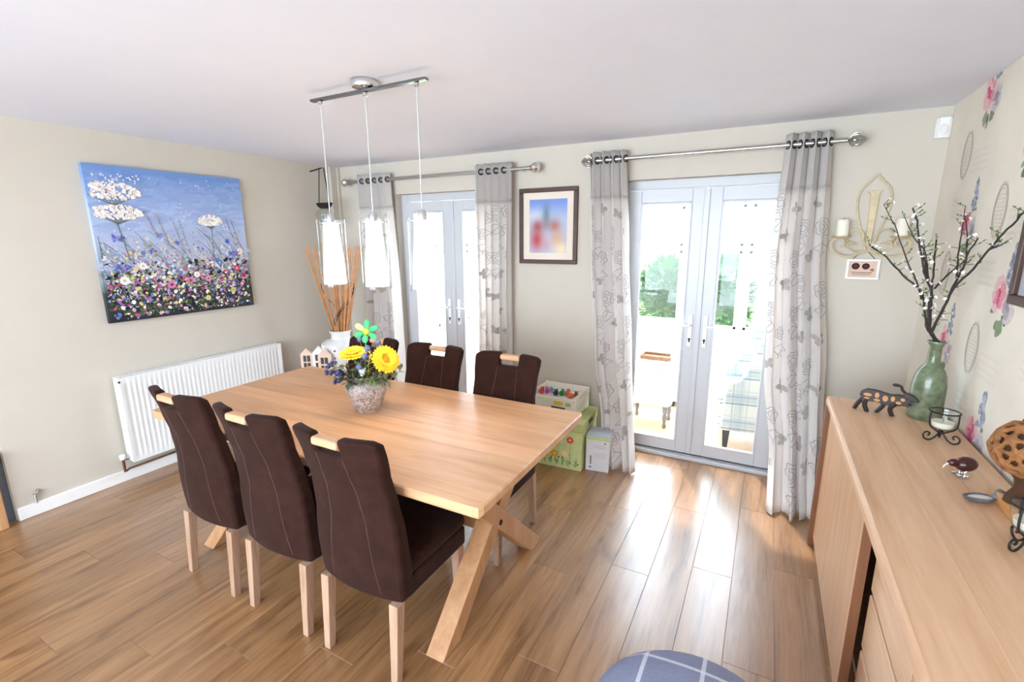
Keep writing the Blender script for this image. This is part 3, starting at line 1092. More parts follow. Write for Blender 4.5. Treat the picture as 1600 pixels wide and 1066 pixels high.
# ------------------------------------------------------------------ curtains
def curtain(label, keys, n, ph, seed, eyelets=True, zrod=2.25):
    """keys: (z, xa, xb, yc, amp) from top to bottom"""
    rr = random.Random(seed)
    root = thing('curtain', label, 'curtain', ((keys[0][1] + keys[0][2]) / 2, keys[0][3], 0), group='printed eyelet curtains')
    ox, oy = root.location.x, root.location.y
    ks = sorted(keys)
    jit = [rr.uniform(-0.35, 0.35) for _ in range(12)]

    def S(s, z, off=0.0):
        z = max(min(z, ks[-1][0]), ks[0][0])
        for a, b in zip(ks, ks[1:]):
            if z <= b[0]:
                break
        k = smoothstep(a[0], b[0], z) * 0.6 + 0.4 * (z - a[0]) / (b[0] - a[0])
        xa, xb, yc, am = (a[i] + (b[i] - a[i]) * k for i in (1, 2, 3, 4))
        low = 1 - z / 2.3
        ss = s + 0.05 * low * math.sin(2 * PI * (s * 1.3 + seed * 0.37)) * (1 - (2 * s - 1) ** 2)
        a_ = 2 * PI * n * s + ph
        amp = am * (1 + low * 0.45 * math.sin(3.1 * s * n + seed + z * 1.1))
        y = yc + amp * math.sin(a_ + low * 0.9 * math.sin(5 * s + seed))
        xx = xa + (xb - xa) * ss + 0.25 * am * math.sin(2 * a_) * 0.6
        return Vector((xx - ox, y - oy, z))
    ztop, zbot, zband = ks[-1][0], ks[0][0], 1.99
    NU = n * 14
    MB().grid(lambda u, v: S(u, zband + (ztop - zband) * v), NU, 8).build('heading_band', 'curtain_band', root, smooth='all', solid=0.002)
    pn = MB().grid(lambda u, v: S(u, zbot + (zband - zbot) * v), NU, 44).build('printed_cloth', 'curtain_print', root, smooth='all', solid=0.002)

    def N(s, z):
        d1 = S(s + 0.002, z) - S(s - 0.002, z)
        d2 = S(s, z + 0.01) - S(s, z - 0.01)
        nn = d1.cross(d2).normalized()
        return nn if nn.y < 0 else -nn
    W = n * 0.155                                   # flat width of the cloth
    H = zband - zbot

    def Q(a, z, h=0.003):
        s = min(max(a / W, 0.001), 0.999)
        return S(s, z) + N(s, z) * h
    lines, fills = MB(), MB()

    def ribbon(mb, pts, wd):
        for (a, b), (c_, d) in zip(pts, pts[1:]):
            dx, dy = c_ - a, d - b
            ln = math.hypot(dx, dy) or 1
            nx, ny = -dy / ln * wd / 2, dx / ln * wd / 2
            if not (0.004 < a < W - 0.004 and 0.004 < c_ < W - 0.004):
                continue
            if min(b, d) < zbot + 0.01 or max(b, d) > zband - 0.01:
                continue
            mb.add([Q(a + nx, b + ny), Q(a - nx, b - ny), Q(c_ - nx, d - ny), Q(c_ + nx, d + ny)], [(0, 1, 2, 3)])

    def flower(a, z, r_):
        for ring, pet in ((1.0, 7), (0.66, 5), (0.36, 4)):
            pts = []
            p0 = rr.uniform(0, 6)
            for k in range(49):
                th = 2 * PI * k / 48
                q = r_ * ring * (0.82 + 0.18 * abs(math.sin(pet * th / 2 + p0)))
                pts.append((a + q * math.cos(th), z + q * math.sin(th)))
            ribbon(lines, pts, 0.0045)
        pts = [(a + 0.02 * math.sin(k * 0.6), z - r_ - 0.014 * k) for k in range(10)]
        ribbon(lines, pts, 0.004)
        for sg in (-1, 1):
            pts = [(a + sg * (0.055 * math.sin(PI * k / 14)) * (1 if k < 8 else 0.6), z - r_ - 0.03 - 0.006 * k) for k in range(15)]
            ribbon(lines, pts, 0.004)

    def butterfly(a, z, r_, an):
        for sg in (-1, 1):
            for (l_, w_, da) in ((1.0, 0.52, 0.75), (0.7, 0.5, -0.45)):
                d = an + sg * (PI / 2 - da)
                ring = []
                for k in range(12):
                    th = 2 * PI * k / 12
                    u_, v_ = l_ * r_ * (0.5 + 0.5 * math.cos(th)), w_ * r_ * 0.5 * math.sin(th) * (1 + 0.35 * math.cos(th))
                    ring.append((a + u_ * math.cos(d) - v_ * math.sin(d), z + u_ * math.sin(d) + v_ * math.cos(d)))
                cx_, cz_ = sum(p[0] for p in ring) / 12, sum(p[1] for p in ring) / 12
                if not (r_ < a < W - r_ and zbot + r_ < z < zband - r_):
                    continue
                vs = [Q(cx_, cz_)] + [Q((p[0] + cx_) / 2, (p[1] + cz_) / 2) for p in ring] + [Q(*p) for p in ring]
                fs = [(0, 1 + k, 1 + (k + 1) % 12) for k in range(12)] + [(1 + k, 13 + k, 13 + (k + 1) % 12, 1 + (k + 1) % 12) for k in range(12)]
                fills.add(vs, fs)
                ribbon(lines, ring + ring[:1], 0.004)
        ribbon(lines, [(a, z - r_ * 0.3), (a, z + r_ * 0.5)], 0.008)
    zz = zband - 0.1
    r0 = 0
    while zz > zbot + 0.08:
        aa = 0.06 + (0.11 if r0 % 2 else 0)
        while aa < W - 0.03:
            if rr.random() < 0.42:
                butterfly(aa + rr.uniform(-0.02, 0.02), zz + rr.uniform(-0.03, 0.03), rr.uniform(0.045, 0.06), rr.uniform(0.3, 2.4))
            else:
                flower(aa + rr.uniform(-0.02, 0.02), zz + rr.uniform(-0.03, 0.03), rr.uniform(0.042, 0.062))
            aa += 0.2
        zz -= 0.165
        r0 += 1
    lines.build('printed_outlines', 'print_grey', pn)['kind'] = 'stuff'
    fills.build('printed_butterflies', 'print_brown', pn)['kind'] = 'stuff'
    # eyelets
    for k in range(2 * n):
        s = (k + 0.5 - (ph / PI)) / (2 * n) if True else 0
        s = (k * PI - ph + PI) / (2 * PI * n)
        if 0.01 < s < 0.99:
            p = S(s, zrod)
            d = S(s + 0.004, zrod) - S(s - 0.004, zrod)
            d.z = 0
            d.normalize()
            e1, e2 = d, Vector((0, 0, 1))
            pts = [p + (e1 * math.cos(q) + e2 * math.sin(q)) * 0.022 for q in [2 * PI * i / 16 for i in range(16)]]
            MB().tube(pts, 0.005, 6, True).build('eyelet', 'dark_metal', root, smooth=True)
    return root


YRod = YB - 0.09
curtain('printed curtain left of the right hand doors, its foot pooling on the floor',
        [(2.31, -1.255, -0.975, YRod, 0.042), (1.6, -1.23, -0.93, YRod, 0.042), (0.8, -1.17, -0.86, 3.52, 0.045), (0.35, -1.06, -0.80, 3.42, 0.05), (0.012, -0.99, -0.735, 3.27, 0.05)], 4, 0.4, 1)
curtain('printed curtain beside the sideboard, its hem spread over the floor',
        [(2.315, 0.012, 0.262, YRod, 0.042), (1.6, -0.01, 0.30, YRod, 0.045), (0.8, 0.03, 0.385, 3.52, 0.05), (0.3, 0.11, 0.40, 3.36, 0.05), (0.012, 0.12, 0.42, 3.15, 0.055)], 4, 1.0, 2)
curtain('printed curtain between the left doors and the framed photograph',
        [(2.295, -2.262, -1.90, YRod, 0.042), (1.2, -2.25, -1.92, YRod, 0.044), (0.012, -2.26, -1.92, YRod, 0.045)], 5, 0.2, 3, zrod=2.237)
curtain('printed curtain in the far left corner behind the pendant lamps',
        [(2.295, -3.60, -3.20, YRod, 0.042), (1.2, -3.58, -3.16, YRod, 0.044), (0.012, -3.58, -3.16, YRod, 0.045)], 5, 0.8, 4, zrod=2.237)


def rod(label, x0, x1, z, kind):
    root = thing('curtain_rod', label, 'curtain rod', ((x0 + x1) / 2, YRod, z), group='metal curtain rods above the doors')
    h = (x1 - x0) / 2
    MB().tube([(-h, 0, 0), (h, 0, 0)], 0.014, 14).build('pole', 'brushed', root, smooth=True)
    for s_ in (-1, 1):
        MB().tube([(s_ * (h - 0.10), 0.0, 0), (s_ * (h - 0.10), 0.09, 0)], 0.008, 8).build('bracket', 'brushed', root, smooth=True)
        if kind == 'cage':
            fn = MB()
            fn.ball((s_ * (h + 0.035), 0, 0), 0.019, 12, 8)
            for k in range(5):
                a = PI * k / 5
                ptsa = []
                for i in range(17):
                    q = i / 16
                    xx = s_ * (h + 0.005 + 0.09 * q)
                    rr_ = 0.04 * math.sin(PI * q ** 0.8)
                    ptsa.append((xx, rr_ * math.cos(a), rr_ * math.sin(a)))
                fn.tube(ptsa, 0.0035, 6)
                fn.tube([(p[0], -p[1], -p[2]) for p in ptsa], 0.0035, 6)
            fn.build('finial', 'brushed', root, smooth=True)
        else:
            b = MB().ball((s_ * (h + 0.035), 0, 0), 0.04, 10, 7)
            b.build('finial', 'silver', root)
            MB().tube([(s_ * (h - 0.012), 0, 0), (s_ * (h + 0.004), 0, 0)], 0.02, 14).build('collar', 'brushed', root, smooth=True)


rod('metal curtain rod with crystal ball ends above the left doors', -3.72, -1.725, 2.237, 'ball')
rod('metal curtain rod with open cage ends above the right doors', -1.215, 0.335, 2.25, 'cage')

# ------------------------------------------------------------------ pendant lamp
pl = thing('pendant_lamp', 'chrome bar pendant with three glass cylinder shades over the table', 'lamp', (-1.695, 1.77, ZC))
MB().lathe([(0.058, 0), (0.062, -0.012), (0.056, -0.03), (0.03, -0.036)], 32).build('ceiling_rose', 'chrome', pl, smooth=True)
MB().box(-0.35, 0.35, -0.013, 0.013, -0.048, -0.036).build('bar', 'dark_chrome', pl, bevel=0.002)
for k, (dx, zb) in enumerate(((-0.29, 1.462), (0.0, 1.462), (0.295, 1.462))):
    zt = zb + 0.335
    cordo = MB().tube([(dx, 0, -0.045), (dx, 0, zt - ZC + 0.02)], 0.0028, 8).build('cable', 'cord', pl, smooth=True)
    MB().lathe([(0.006, 0), (0.012, -0.004), (0.012, -0.016), (0.005, -0.02)], 14, (dx, 0, -0.047)).build('cable_grip', 'chrome', cordo, smooth=True)
    z = zb - ZC
    gl = MB()
    gl.lathe([(0.069, 0), (0.069, 0.335)], 40, (dx, 0, z), False, False)
    g_ = gl.build('glass_cylinder', 'lamp_glass', pl, smooth=True)
    MB().lathe([(0.0, 0.335), (0.014, 0.335), (0.02, 0.32), (0.02, 0.29), (0.0, 0.29)], 18, (dx, 0, z + 0.03), False, False).build('lamp_holder', 'chrome', g_, smooth=True)
    rods_ = MB()
    for q in range(3):
        a = 2 * PI * q / 3 + 0.3
        rods_.tube([(dx, 0, z + 0.318), (dx + 0.067 * math.cos(a), 0.067 * math.sin(a), z + 0.318)], 0.0025, 6)
    rods_.build('glass_support', 'chrome', g_)
    MB().lathe([(0.036, 0.315), (0.037, 0.30), (0.043, 0.22), (0.052, 0.10), (0.056, 0.02), (0.056, 0.012)], 36, (dx, 0, z), False, False).build('inner_shade', 'lamp_shade', pl, smooth=True, solid=0.002)
    MB().ball((dx, 0, z + 0.12), (0.022, 0.022, 0.035), 12, 8).build('bulb', 'lamp_bulb', pl, smooth=True)

# ------------------------------------------------------------------ radiator
RY0, RY1, RZ0, RZ1, RXo = 1.50, 2.75, 0.155, 0.772, XL + 0.105
ra = thing('radiator', 'long white panel radiator with fluted front under the canvas', 'radiator', (XL, RY0, 0))
L = RY1 - RY0
nf = 37
pit = (L - 0.05) / nf
prof = [(0.0, 0.0)]
for k in range(nf):
    a = 0.025 + k * pit
    prof += [(a + pit * 0.12, 0.0), (a + pit * 0.3, -0.006), (a + pit * 0.7, -0.006), (a + pit * 0.88, 0.0)]
prof.append((L, 0.0))
m = MB()
h0, h1 = RZ0 + 0.045, RZ1 - 0.05
vs, fs = [], []
for (a, d) in prof:
    for zz, fl_ in ((RZ0, 0), (h0 - 0.012, 0), (h0 + 0.012, 1), (h1 - 0.012, 1), (h1 + 0.012, 0), (RZ1, 0)):
        vs.append((0.105 + d * fl_, a, zz))
for i in range(len(prof) - 1):
    for j in range(5):
        fs.append((i * 6 + j, (i + 1) * 6 + j, (i + 1) * 6 + j + 1, i * 6 + j + 1))
m.add(vs, fs)
m.box(0.088, 0.094, 0, L, RZ0, RZ1)
m.build('front_panel', 'white_gloss', ra, smooth=True)
MB().box(0.028, 0.036, 0.02, L - 0.02, RZ0, RZ1 - 0.01).build('rear_panel', 'white_gloss', ra)
m = MB()
for k in range(60):
    a = 0.012 + (L - 0.024) * k / 60
    m.box(0.034, 0.096, a, a + 0.008, RZ1 - 0.006, RZ1 + 0.002)
m.box(0.03, 0.036, 0, L, RZ1 - 0.012, RZ1 + 0.003).box(0.098, 0.104, 0, L, RZ1 - 0.012, RZ1 + 0.003)
m.build('top_grille', 'white_gloss', ra)
for a in (0.0, L - 0.003):
    MB().box(0.03, 0.1045, a - 0.004, a + 0.003, RZ0 + 0.01, RZ1 + 0.002).build('side_cover', 'white_gloss', ra, bevel=0.002)
for a in (0.2, L - 0.2):
    MB().box(0.002, 0.03, a - 0.02, a + 0.02, RZ0 + 0.08, RZ1 - 0.08).build('wall_bracket', 'white_gloss', ra)
vl = MB().tube([(0.066, 0.0, RZ0 + 0.03), (0.066, -0.045, RZ0 + 0.03)], 0.011, 10).build('valve', 'brushed', ra, smooth=True)
MB().lathe([(0.017, 0), (0.019, 0.01), (0.019, 0.03), (0.012, 0.036)], 14, (0.066, -0.045, RZ0 + 0.035)).build('valve_cap', 'white_gloss', vl, smooth=True)
MB().tube([(0.066, -0.045, RZ0 + 0.035), (0.066, -0.045, 0.094)], 0.0085, 10).build('feed_pipe', 'copper', ra, smooth=True)
MB().tube([(0.066, -0.045, 0.10), (0.05, -0.03, 0.092), (0.022, 0.0, 0.09), (0.022, L, 0.09)], 0.0075, 8).build('floor_pipe', 'twig', ra, smooth=True)
MB().ball((0.1045, -0.0005, RZ1 - 0.025), 0.008, 8, 6).build('bleed_valve', 'dark_metal', ra)
# capped pipe end near the doorway
ps = thing('capped_pipe', 'short capped pipe stub on the wall near the doorway', 'pipe', (XL, 0.995, 0.085))
MB().tube([(0.022, 0, 0.0), (0.022, 0, 0.055)], 0.008, 10).build('pipe', 'brushed', ps, smooth=True)
MB().tube([(0.022, 0.0, 0.05), (0.022, 0.012, 0.066), (0.0, 0.02, 0.07)], 0.01, 10).build('elbow', 'brushed', ps, smooth=True)
MB().lathe([(0.012, 0), (0.014, 0.008), (0.008, 0.014)], 12, (0.022, 0, 0.058)).build('cap', 'silver', ps, smooth=True)

# ------------------------------------------------------------------ wildflower canvas
PY0, PY1, PZ0, PZ1 = 1.54, 2.585, 1.145, 2.185
PS, PH = PY1 - PY0, PZ1 - PZ0
pc = thing('flower_canvas', 'square canvas painting of wildflowers under a blue sky', 'painting', (XL, (PY0 + PY1) / 2, (PZ0 + PZ1) / 2))
MB().box(0.002, 0.034, -PS / 2, PS / 2, -PH / 2, PH / 2).build('canvas', 'canvas_ground', pc)
D = Dabs(lambda u, v, h: (0.034 + h, (u - 0.5) * PS, (v - 0.5) * PH))
pr = random.Random(21)


def pick(*cs):
    return C(*pr.choice(cs))


for _ in range(260):                                # soft sky strokes
    v = 0.35 + 0.63 * pr.random()
    k = pr.random()
    c = mixc(C(196, 200, 226), C(116, 150, 208), (v - 0.35) / 0.65 * 0.8 + 0.2 * k)
    D.dab(pr.random() * 0.94 + 0.03, v * 0.97, 0.03 + 0.05 * pr.random(), 0.008 + 0.012 * pr.random(), pr.uniform(-0.3, 0.3), c, 8)
for _ in range(240):                                # splashes
    r_ = 0.0015 + 0.004 * pr.random() ** 3
    D.dab(pr.uniform(0.02, 0.98), pr.uniform(0.35, 0.97), r_, r_, 0, C(228, 232, 244), 6)
for _ in range(230):                                # grass and stems
    u, v = pr.uniform(0.02, 0.98), pr.uniform(0.02, 0.42)
    ln, an = pr.uniform(0.06, 0.26), pr.gauss(PI / 2, 0.3)
    pts = [(min(0.98, max(0.02, u + math.cos(an + 0.12 * q) * ln * q / 6)), min(0.97, v + math.sin(an) * ln * q / 6)) for q in range(7)]
    D.line(pts, pr.uniform(0.0015, 0.004), pick((120, 132, 110), (150, 150, 140), (88, 104, 96), (176, 176, 160), (110, 96, 90)))
for _ in range(900):                                # middle haze of petals
    v = abs(pr.gauss(0.33, 0.13))
    if v > 0.62:
        continue
    r_ = pr.uniform(0.004, 0.014)
    D.dab(pr.uniform(0.02, 0.98), max(0.02, v), r_, r_ * pr.uniform(0.4, 1), pr.uniform(0, 3), pick((178, 190, 218), (196, 202, 214), (150, 164, 196), (212, 208, 190), (168, 176, 168), (190, 180, 200), (220, 222, 226)), 6, 0.25)
for _ in range(900):                                # dark ground with colour
    v = abs(pr.gauss(0.0, 0.17))
    r_ = pr.uniform(0.006, 0.02)
    D.dab(pr.uniform(0.02, 0.98), min(0.4, v) * 0.9 + 0.02, r_, r_ * pr.uniform(0.3, 1), pr.uniform(0, 3), pick((32, 30, 46), (44, 42, 58), (56, 66, 52), (70, 84, 58), (40, 48, 60), (86, 96, 66)), 6, 0.3)
for _ in range(620):                                # bright flower dabs
    v = abs(pr.gauss(0.22, 0.11))
    r_ = pr.uniform(0.005, 0.015)
    D.dab(pr.uniform(0.03, 0.97), min(0.5, max(0.03, v)), r_, r_ * pr.uniform(0.5, 1), pr.uniform(0, 3), pick((206, 130, 170), (222, 170, 190), (226, 206, 120), (232, 232, 232), (96, 130, 196), (196, 84, 120), (120, 120, 190), (150, 164, 90), (226, 190, 150), (240, 238, 230), (170, 120, 180)), 7, 0.2)
for _ in range(260):
    r_ = pr.uniform(0.0015, 0.004)
    D.dab(pr.uniform(0.02, 0.98), pr.uniform(0.02, 0.4), r_, r_, 0, pick((236, 236, 236), (220, 200, 210), (200, 214, 150)), 5)


def daisy(u, v, r_, col, cen):
    for q in range(9):
        a = 2 * PI * q / 9
        D.dab(u + r_ * 0.6 * math.cos(a), v + r_ * 0.6 * math.sin(a), r_ * 0.45, r_ * 0.3, a, col, 7)
    D.dab(u, v, r_ * 0.32, r_ * 0.32, 0, cen, 8)


for u, v, r_, c, cn in ((0.40, 0.22, 0.03, (214, 130, 170), (90, 40, 60)), (0.53, 0.24, 0.026, (206, 120, 160), (120, 60, 80)), (0.66, 0.245, 0.024, (220, 150, 186), (150, 90, 120)),
                        (0.89, 0.31, 0.024, (214, 70, 90), (240, 220, 220)), (0.94, 0.25, 0.02, (206, 60, 84), (120, 30, 50)), (0.76, 0.36, 0.022, (90, 124, 190), (220, 226, 236)), (0.84, 0.52, 0.018, (90, 120, 196), (60, 70, 110)),
                        (0.12, 0.27, 0.03, (236, 236, 238), (200, 190, 120)), (0.24, 0.36, 0.026, (238, 232, 230), (206, 190, 130)), (0.58, 0.28, 0.022, (240, 236, 220), (220, 190, 110)), (0.84, 0.14, 0.022, (214, 206, 130), (160, 150, 80)), (0.64, 0.10, 0.02, (226, 220, 150), (180, 160, 90)), (0.93, 0.44, 0.026, (232, 228, 220), (200, 190, 150))):
    daisy(u, v, r_, C(*c), C(*cn))
for u, v in ((0.10, 0.55), (0.14, 0.54), (0.37, 0.565), (0.48, 0.51), (0.31, 0.46), (0.10, 0.36), (0.14, 0.35), (0.86, 0.42), (0.90, 0.43)):   # cornflowers
    for q in range(16):
        a, rr_ = pr.uniform(0, 6.3), 0.026 * pr.random()
        D.dab(u + rr_ * math.cos(a), v + rr_ * math.sin(a) * 0.8, 0.010, 0.005, a, pick((92, 96, 176), (120, 124, 196), (80, 80, 150), (140, 150, 214)), 6)


def umbel(u, v, w_, h_, n):
    for q in range(9):
        a = (q - 4) / 4
        D.line([(u, v - h_ * 1.05), (u + a * w_ * 0.8, v - h_ * 0.2)], 0.003, C(110, 116, 96))
    for q in range(n):
        a, k = pr.uniform(-1, 1), pr.random()
        uu = u + a * w_
        if uu < 0.02:
            continue
        vv = v + (k - 0.35) * h_ * math.sqrt(max(0, 1 - a * a)) * 1.5
        r_ = pr.uniform(0.005, 0.012)
        D.dab(uu, vv, r_, r_ * 0.8, pr.uniform(0, 3), pick((242, 236, 230), (234, 224, 214), (250, 248, 244), (222, 206, 196)), 6, 0.2)


D.line([(0.12, 0.70), (0.15, 0.55), (0.17, 0.4)], 0.005, C(96, 110, 92))
D.line([(0.735, 0.62), (0.725, 0.5), (0.715, 0.34)], 0.006, C(110, 150, 170))
umbel(0.13, 0.83, 0.16, 0.075, 320)
umbel(0.14, 0.70, 0.145, 0.06, 260)
umbel(0.73, 0.665, 0.085, 0.05, 170)
for q in range(30):
    D.dab(pr.uniform(0.03, 0.3), pr.uniform(0.90, 0.95), 0.006, 0.005, 0, C(226, 230, 240), 6)
for u, v, h_ in ((0.42, 0.52, 0.18), (0.52, 0.45, 0.2), (0.56, 0.42, 0.24), (0.90, 0.5, 0.2), (0.94, 0.48, 0.2), (0.35, 0.58, 0.14)):
    for q in range(12):
        k = q / 11
        D.dab(u - 0.05 * k, v + h_ * k, 0.011, 0.0035, 2.0 + pr.uniform(-0.3, 0.3), pick((150, 140, 130), (130, 134, 130), (176, 160, 140)), 6)
D.build('painted_flowers', 'paint_dabs', pc)

# ------------------------------------------------------------------ framed photograph (blurred in the picture)
ph_ = thing('framed_photograph', 'dark brown frame with a blurred blue and red photograph', 'picture', (-1.613, YB, 1.79))
hw, hh = 0.255, 0.30
m = MB()
for b in ((-hw, hw, hh - 0.034, hh), (-hw, hw, -hh, -hh + 0.034), (-hw, -hw + 0.034, -hh + 0.034, hh - 0.034), (hw - 0.034, hw, -hh + 0.034, hh - 0.034)):
    m.box(b[0], b[1], -0.026, 0.0, b[2], b[3])
m.build('frame', 'frame_brown', ph_, bevel=0.004)
MB().box(-hw + 0.033, hw - 0.033, -0.010, -0.004, -hh + 0.033, hh - 0.033).build('mount', 'mount', ph_)


def photo_col(u, v):
    def g(cu, cv, su, sv):
        return math.exp(-((u - cu) / su) ** 2 - ((v - cv) / sv) ** 2)
    c = mixc(C(186, 200, 226), C(120, 150, 220), smoothstep(0.55, 1.0, v))
    c = mixc(c, C(214, 224, 236), 0.8 * g(0.15, 0.68, 0.25, 0.12))
    c = mixc(c, C(96, 128, 150), 0.9 * g(0.45, 0.72, 0.10, 0.20))
    c = mixc(c, C(110, 130, 130), 0.6 * g(0.45, 0.55, 0.14, 0.12))
    c = mixc(c, C(196, 66, 70), 1.0 * g(0.2, 0.25, 0.2, 0.24))
    c = mixc(c, C(168, 72, 70), 0.95 * g(0.22, 0.50, 0.15, 0.13))
    c = mixc(c, C(176, 100, 84), 0.95 * g(0.68, 0.50, 0.17, 0.14))
    c = mixc(c, C(214, 160, 120), 0.9 * g(0.75, 0.26, 0.2, 0.18))
    c = mixc(c, C(244, 222, 176), 0.9 * g(0.85, 0.06, 0.2, 0.14))
    c = mixc(c, C(206, 150, 150), 0.7 * g(0.45, 0.15, 0.12, 0.12))
    return c


m = MB()
NU, NV = 22, 30
for j in range(NV):
    for i in range(NU):
        q = [(i / NU, j / NV), ((i + 1) / NU, j / NV), ((i + 1) / NU, (j + 1) / NV), (i / NU, (j + 1) / NV)]
        m.add([(-0.165 + 0.33 * a, -0.0106, -0.212 + 0.424 * b) for a, b in q], [(0, 1, 2, 3)], photo_col((i + 0.5) / NU, (j + 0.5) / NV))
m.build('photo_print', 'print_dabs', ph_)
MB().box(-hw + 0.034, hw - 0.034, -0.018, -0.016, -hh + 0.034, hh - 0.034).build('glass', 'picture_glass', ph_)
# ------------------------------------------------------------------ corner: low cabinet, vase with canes, little houses, hanging lantern
cb = thing('corner_cabinet', 'low oak cabinet in the corner behind the table', 'cabinet', (-3.62, 3.06, 0))
MB().box(-0.30, 0.30, -0.26, 0.22, 0.40, 0.43).build('top', 'oak_y', cb, bevel=0.004)
MB().box(-0.28, 0.28, -0.22, 0.21, 0.06, 0.398).build('body', 'oak_z', cb, bevel=0.003)
for k in (-1, 1):
    d_ = MB().box(-0.135 + k * 0.139, 0.135 + k * 0.139, -0.24, -0.222, 0.08, 0.385).build('cabinet_door', 'oak_z', cb, bevel=0.003)
    MB().ball((k * 0.03, -0.248, 0.25), 0.011, 10, 8).build('knob', 'brushed', d_)
for xx in (-0.25, 0.25):
    for yy in (-0.19, 0.18):
        MB().box(xx - 0.02, xx + 0.02, yy - 0.02, yy + 0.02, 0, 0.06).build('foot', 'oak_z', cb)
VC = (-3.47, 3.10, 0.431)
cv = thing('corner_vase', 'tall white vase with blue spots holding canes', 'vase', VC)
MB().lathe([(0.11, 0), (0.13, 0.01), (0.165, 0.16), (0.18, 0.29), (0.175, 0.32), (0.14, 0.345), (0.085, 0.36), (0.083, 0.40), (0.098, 0.43), (0.10, 0.44), (0.09, 0.44), (0.075, 0.41), (0.075, 0.36), (0.12, 0.33), (0.12, 0.06), (0.0, 0.06)], 40, cap1=False).build('body', 'ceramic', cv, smooth=True)
for an, zz in ((-62, 0.28), (-64, 0.21), (-75, 0.16), (-50, 0.13), (-96, 0.3), (-40, 0.24)):
    a = R(an)
    rr_ = 0.152 + 0.09 * max(0, zz - 0.1) * 1.25 - (0.008 if zz > 0.28 else 0)
    MB().ball((rr_ * math.cos(a), rr_ * math.sin(a), zz), (0.013, 0.013, 0.011), 10, 6).build('blue_spot', 'blue_glaze', cv, smooth=True)
# canes fanning out of the vase
cane0 = MB().tube([(0, 0, 0), (0, 0, 0.5), (0.004, 0, 1.0)], [0.0045, 0.004, 0.003], 5).build('cane', 'cane')
cr_ = random.Random(5)
for k in range(46):
    o = cane0 if k == 0 else cane0.copy()
    if k:
        COL.objects.link(o)
    a = cr_.uniform(0, 2 * PI)
    rad = math.sqrt(cr_.random())
    b0 = Vector((VC[0] - 0.02 * rad * math.cos(a), VC[1] - 0.02 * rad * math.sin(a), VC[2] + 0.07))
    ln = cr_.uniform(1.08, 1.2)
    top = Vector((VC[0] + 0.32 * rad * math.cos(a), VC[1] + 0.22 * rad * math.sin(a), 1.70 - 0.06 * rad + cr_.uniform(-0.03, 0.0)))
    mid = b0 + (top - b0) * 0.0
    d = (top - b0)
    o.location = b0
    o.rotation_mode = 'QUATERNION'
    o.rotation_quaternion = d.to_track_quat('Z', 'Y')
    o.scale = (1, 1, d.length)
    tag(o, 'thin dry tan cane fanning out of the white corner vase', 'cane', 'dry canes in the corner vase')
for k in range(4):
    a0 = cr_.uniform(0, 6)
    pts = []
    for i in range(26):
        q = i / 25
        r_ = 0.055 + 0.11 * q + 0.015 * math.sin(9 * q + k)
        a = a0 + 3.2 * q
        pts.append((VC[0] + r_ * math.cos(a), VC[1] + 0.8 * r_ * math.sin(a), VC[2] + 0.45 + 0.42 * q))
    tag(MB().tube(pts, 0.003, 5).build('curly_twig', 'bark', smooth=True), 'dark curly twig wound around the canes in the corner vase', 'twig', 'curly twigs in the corner vase')


def little_house(x, y, mat, label, h, tilt):
    root = thing('wooden_house', label, 'ornament', (x, y, 0.431), tilt, 'three small house ornaments')
    w_ = 0.058
    m = MB()
    m.prism([(-w_, 0), (w_, 0), (w_, h * 0.8), (0, h), (-w_, h * 0.8)], 'y', -0.018, 0.018)
    body = m.build('body', mat, root, bevel=0.003)
    for zz in (0.10, h * 0.42, h * 0.66):
        MB().box(-w_ * 0.55, w_ * 0.55, -0.0195, -0.0182, zz - 0.03, zz + 0.028).build('window', 'dark_print', body)
        MB().box(-0.003, 0.003, -0.021, -0.0195, zz - 0.03, zz + 0.028).build('window_bar', mat, body)


little_house(-3.69, 2.89, 'pink_wood', 'leftmost pale pink house ornament beside the corner vase', 0.29, R(30))
little_house(-3.565, 2.92, 'white_matt', 'white house ornament between two pink ones by the corner vase', 0.315, R(30))
little_house(-3.44, 2.875, 'pink_wood', 'pale pink house ornament right against the corner vase', 0.31, R(30))

hl = thing('hanging_lantern', 'small dark hanging lantern with a glass globe in the corner', 'lantern', (-3.80, 3.33, 1.86))
m = MB()
m.tube([(-0.07, 0, 0.17), (-0.03, 0, 0.49), (0.03, 0, 0.49), (0.07, 0, 0.17)], 0.005, 6)
m.build('hanger', 'dark_metal', hl)
MB().tube([(-0.158, 0.0, 0.47), (0.0, 0.0, 0.49)], 0.006, 6).build('wall_hook', 'dark_metal', hl)
MB().prism([(-0.085, 0.175), (0.085, 0.175), (0.06, 0.14), (0.03, 0.125), (-0.03, 0.125), (-0.06, 0.14)], 'y', -0.03, 0.03).build('cap', 'dark_metal', hl, bevel=0.004)
MB().ball((0, 0, 0.065), (0.085, 0.085, 0.062), 20, 12).build('globe', 'cup_glass', hl, smooth=True)
MB().lathe([(0.02, -0.04), (0.045, -0.02), (0.05, 0.01), (0.03, 0.014)], 20).build('base', 'dark_metal', hl, smooth=True)
MB().lathe([(0.02, 0.015), (0.02, 0.05), (0.01, 0.08)], 16).build('burner', 'silver', hl, smooth=True)

# ------------------------------------------------------------------ vase of flowers on the table
FV = (-1.85, 1.80, TZ)
fv = thing('table_vase', 'mottled grey stoneware vase in the middle of the table', 'vase', FV)
MB().lathe([(0.058, 0), (0.062, 0.004), (0.085, 0.06), (0.106, 0.125), (0.104, 0.155), (0.085, 0.178), (0.062, 0.185), (0.062, 0.195), (0.052, 0.195), (0.05, 0.175), (0.08, 0.15), (0.07, 0.03), (0.0, 0.02)], 36, cap1=False).build('body', 'mottled', fv, smooth=True)
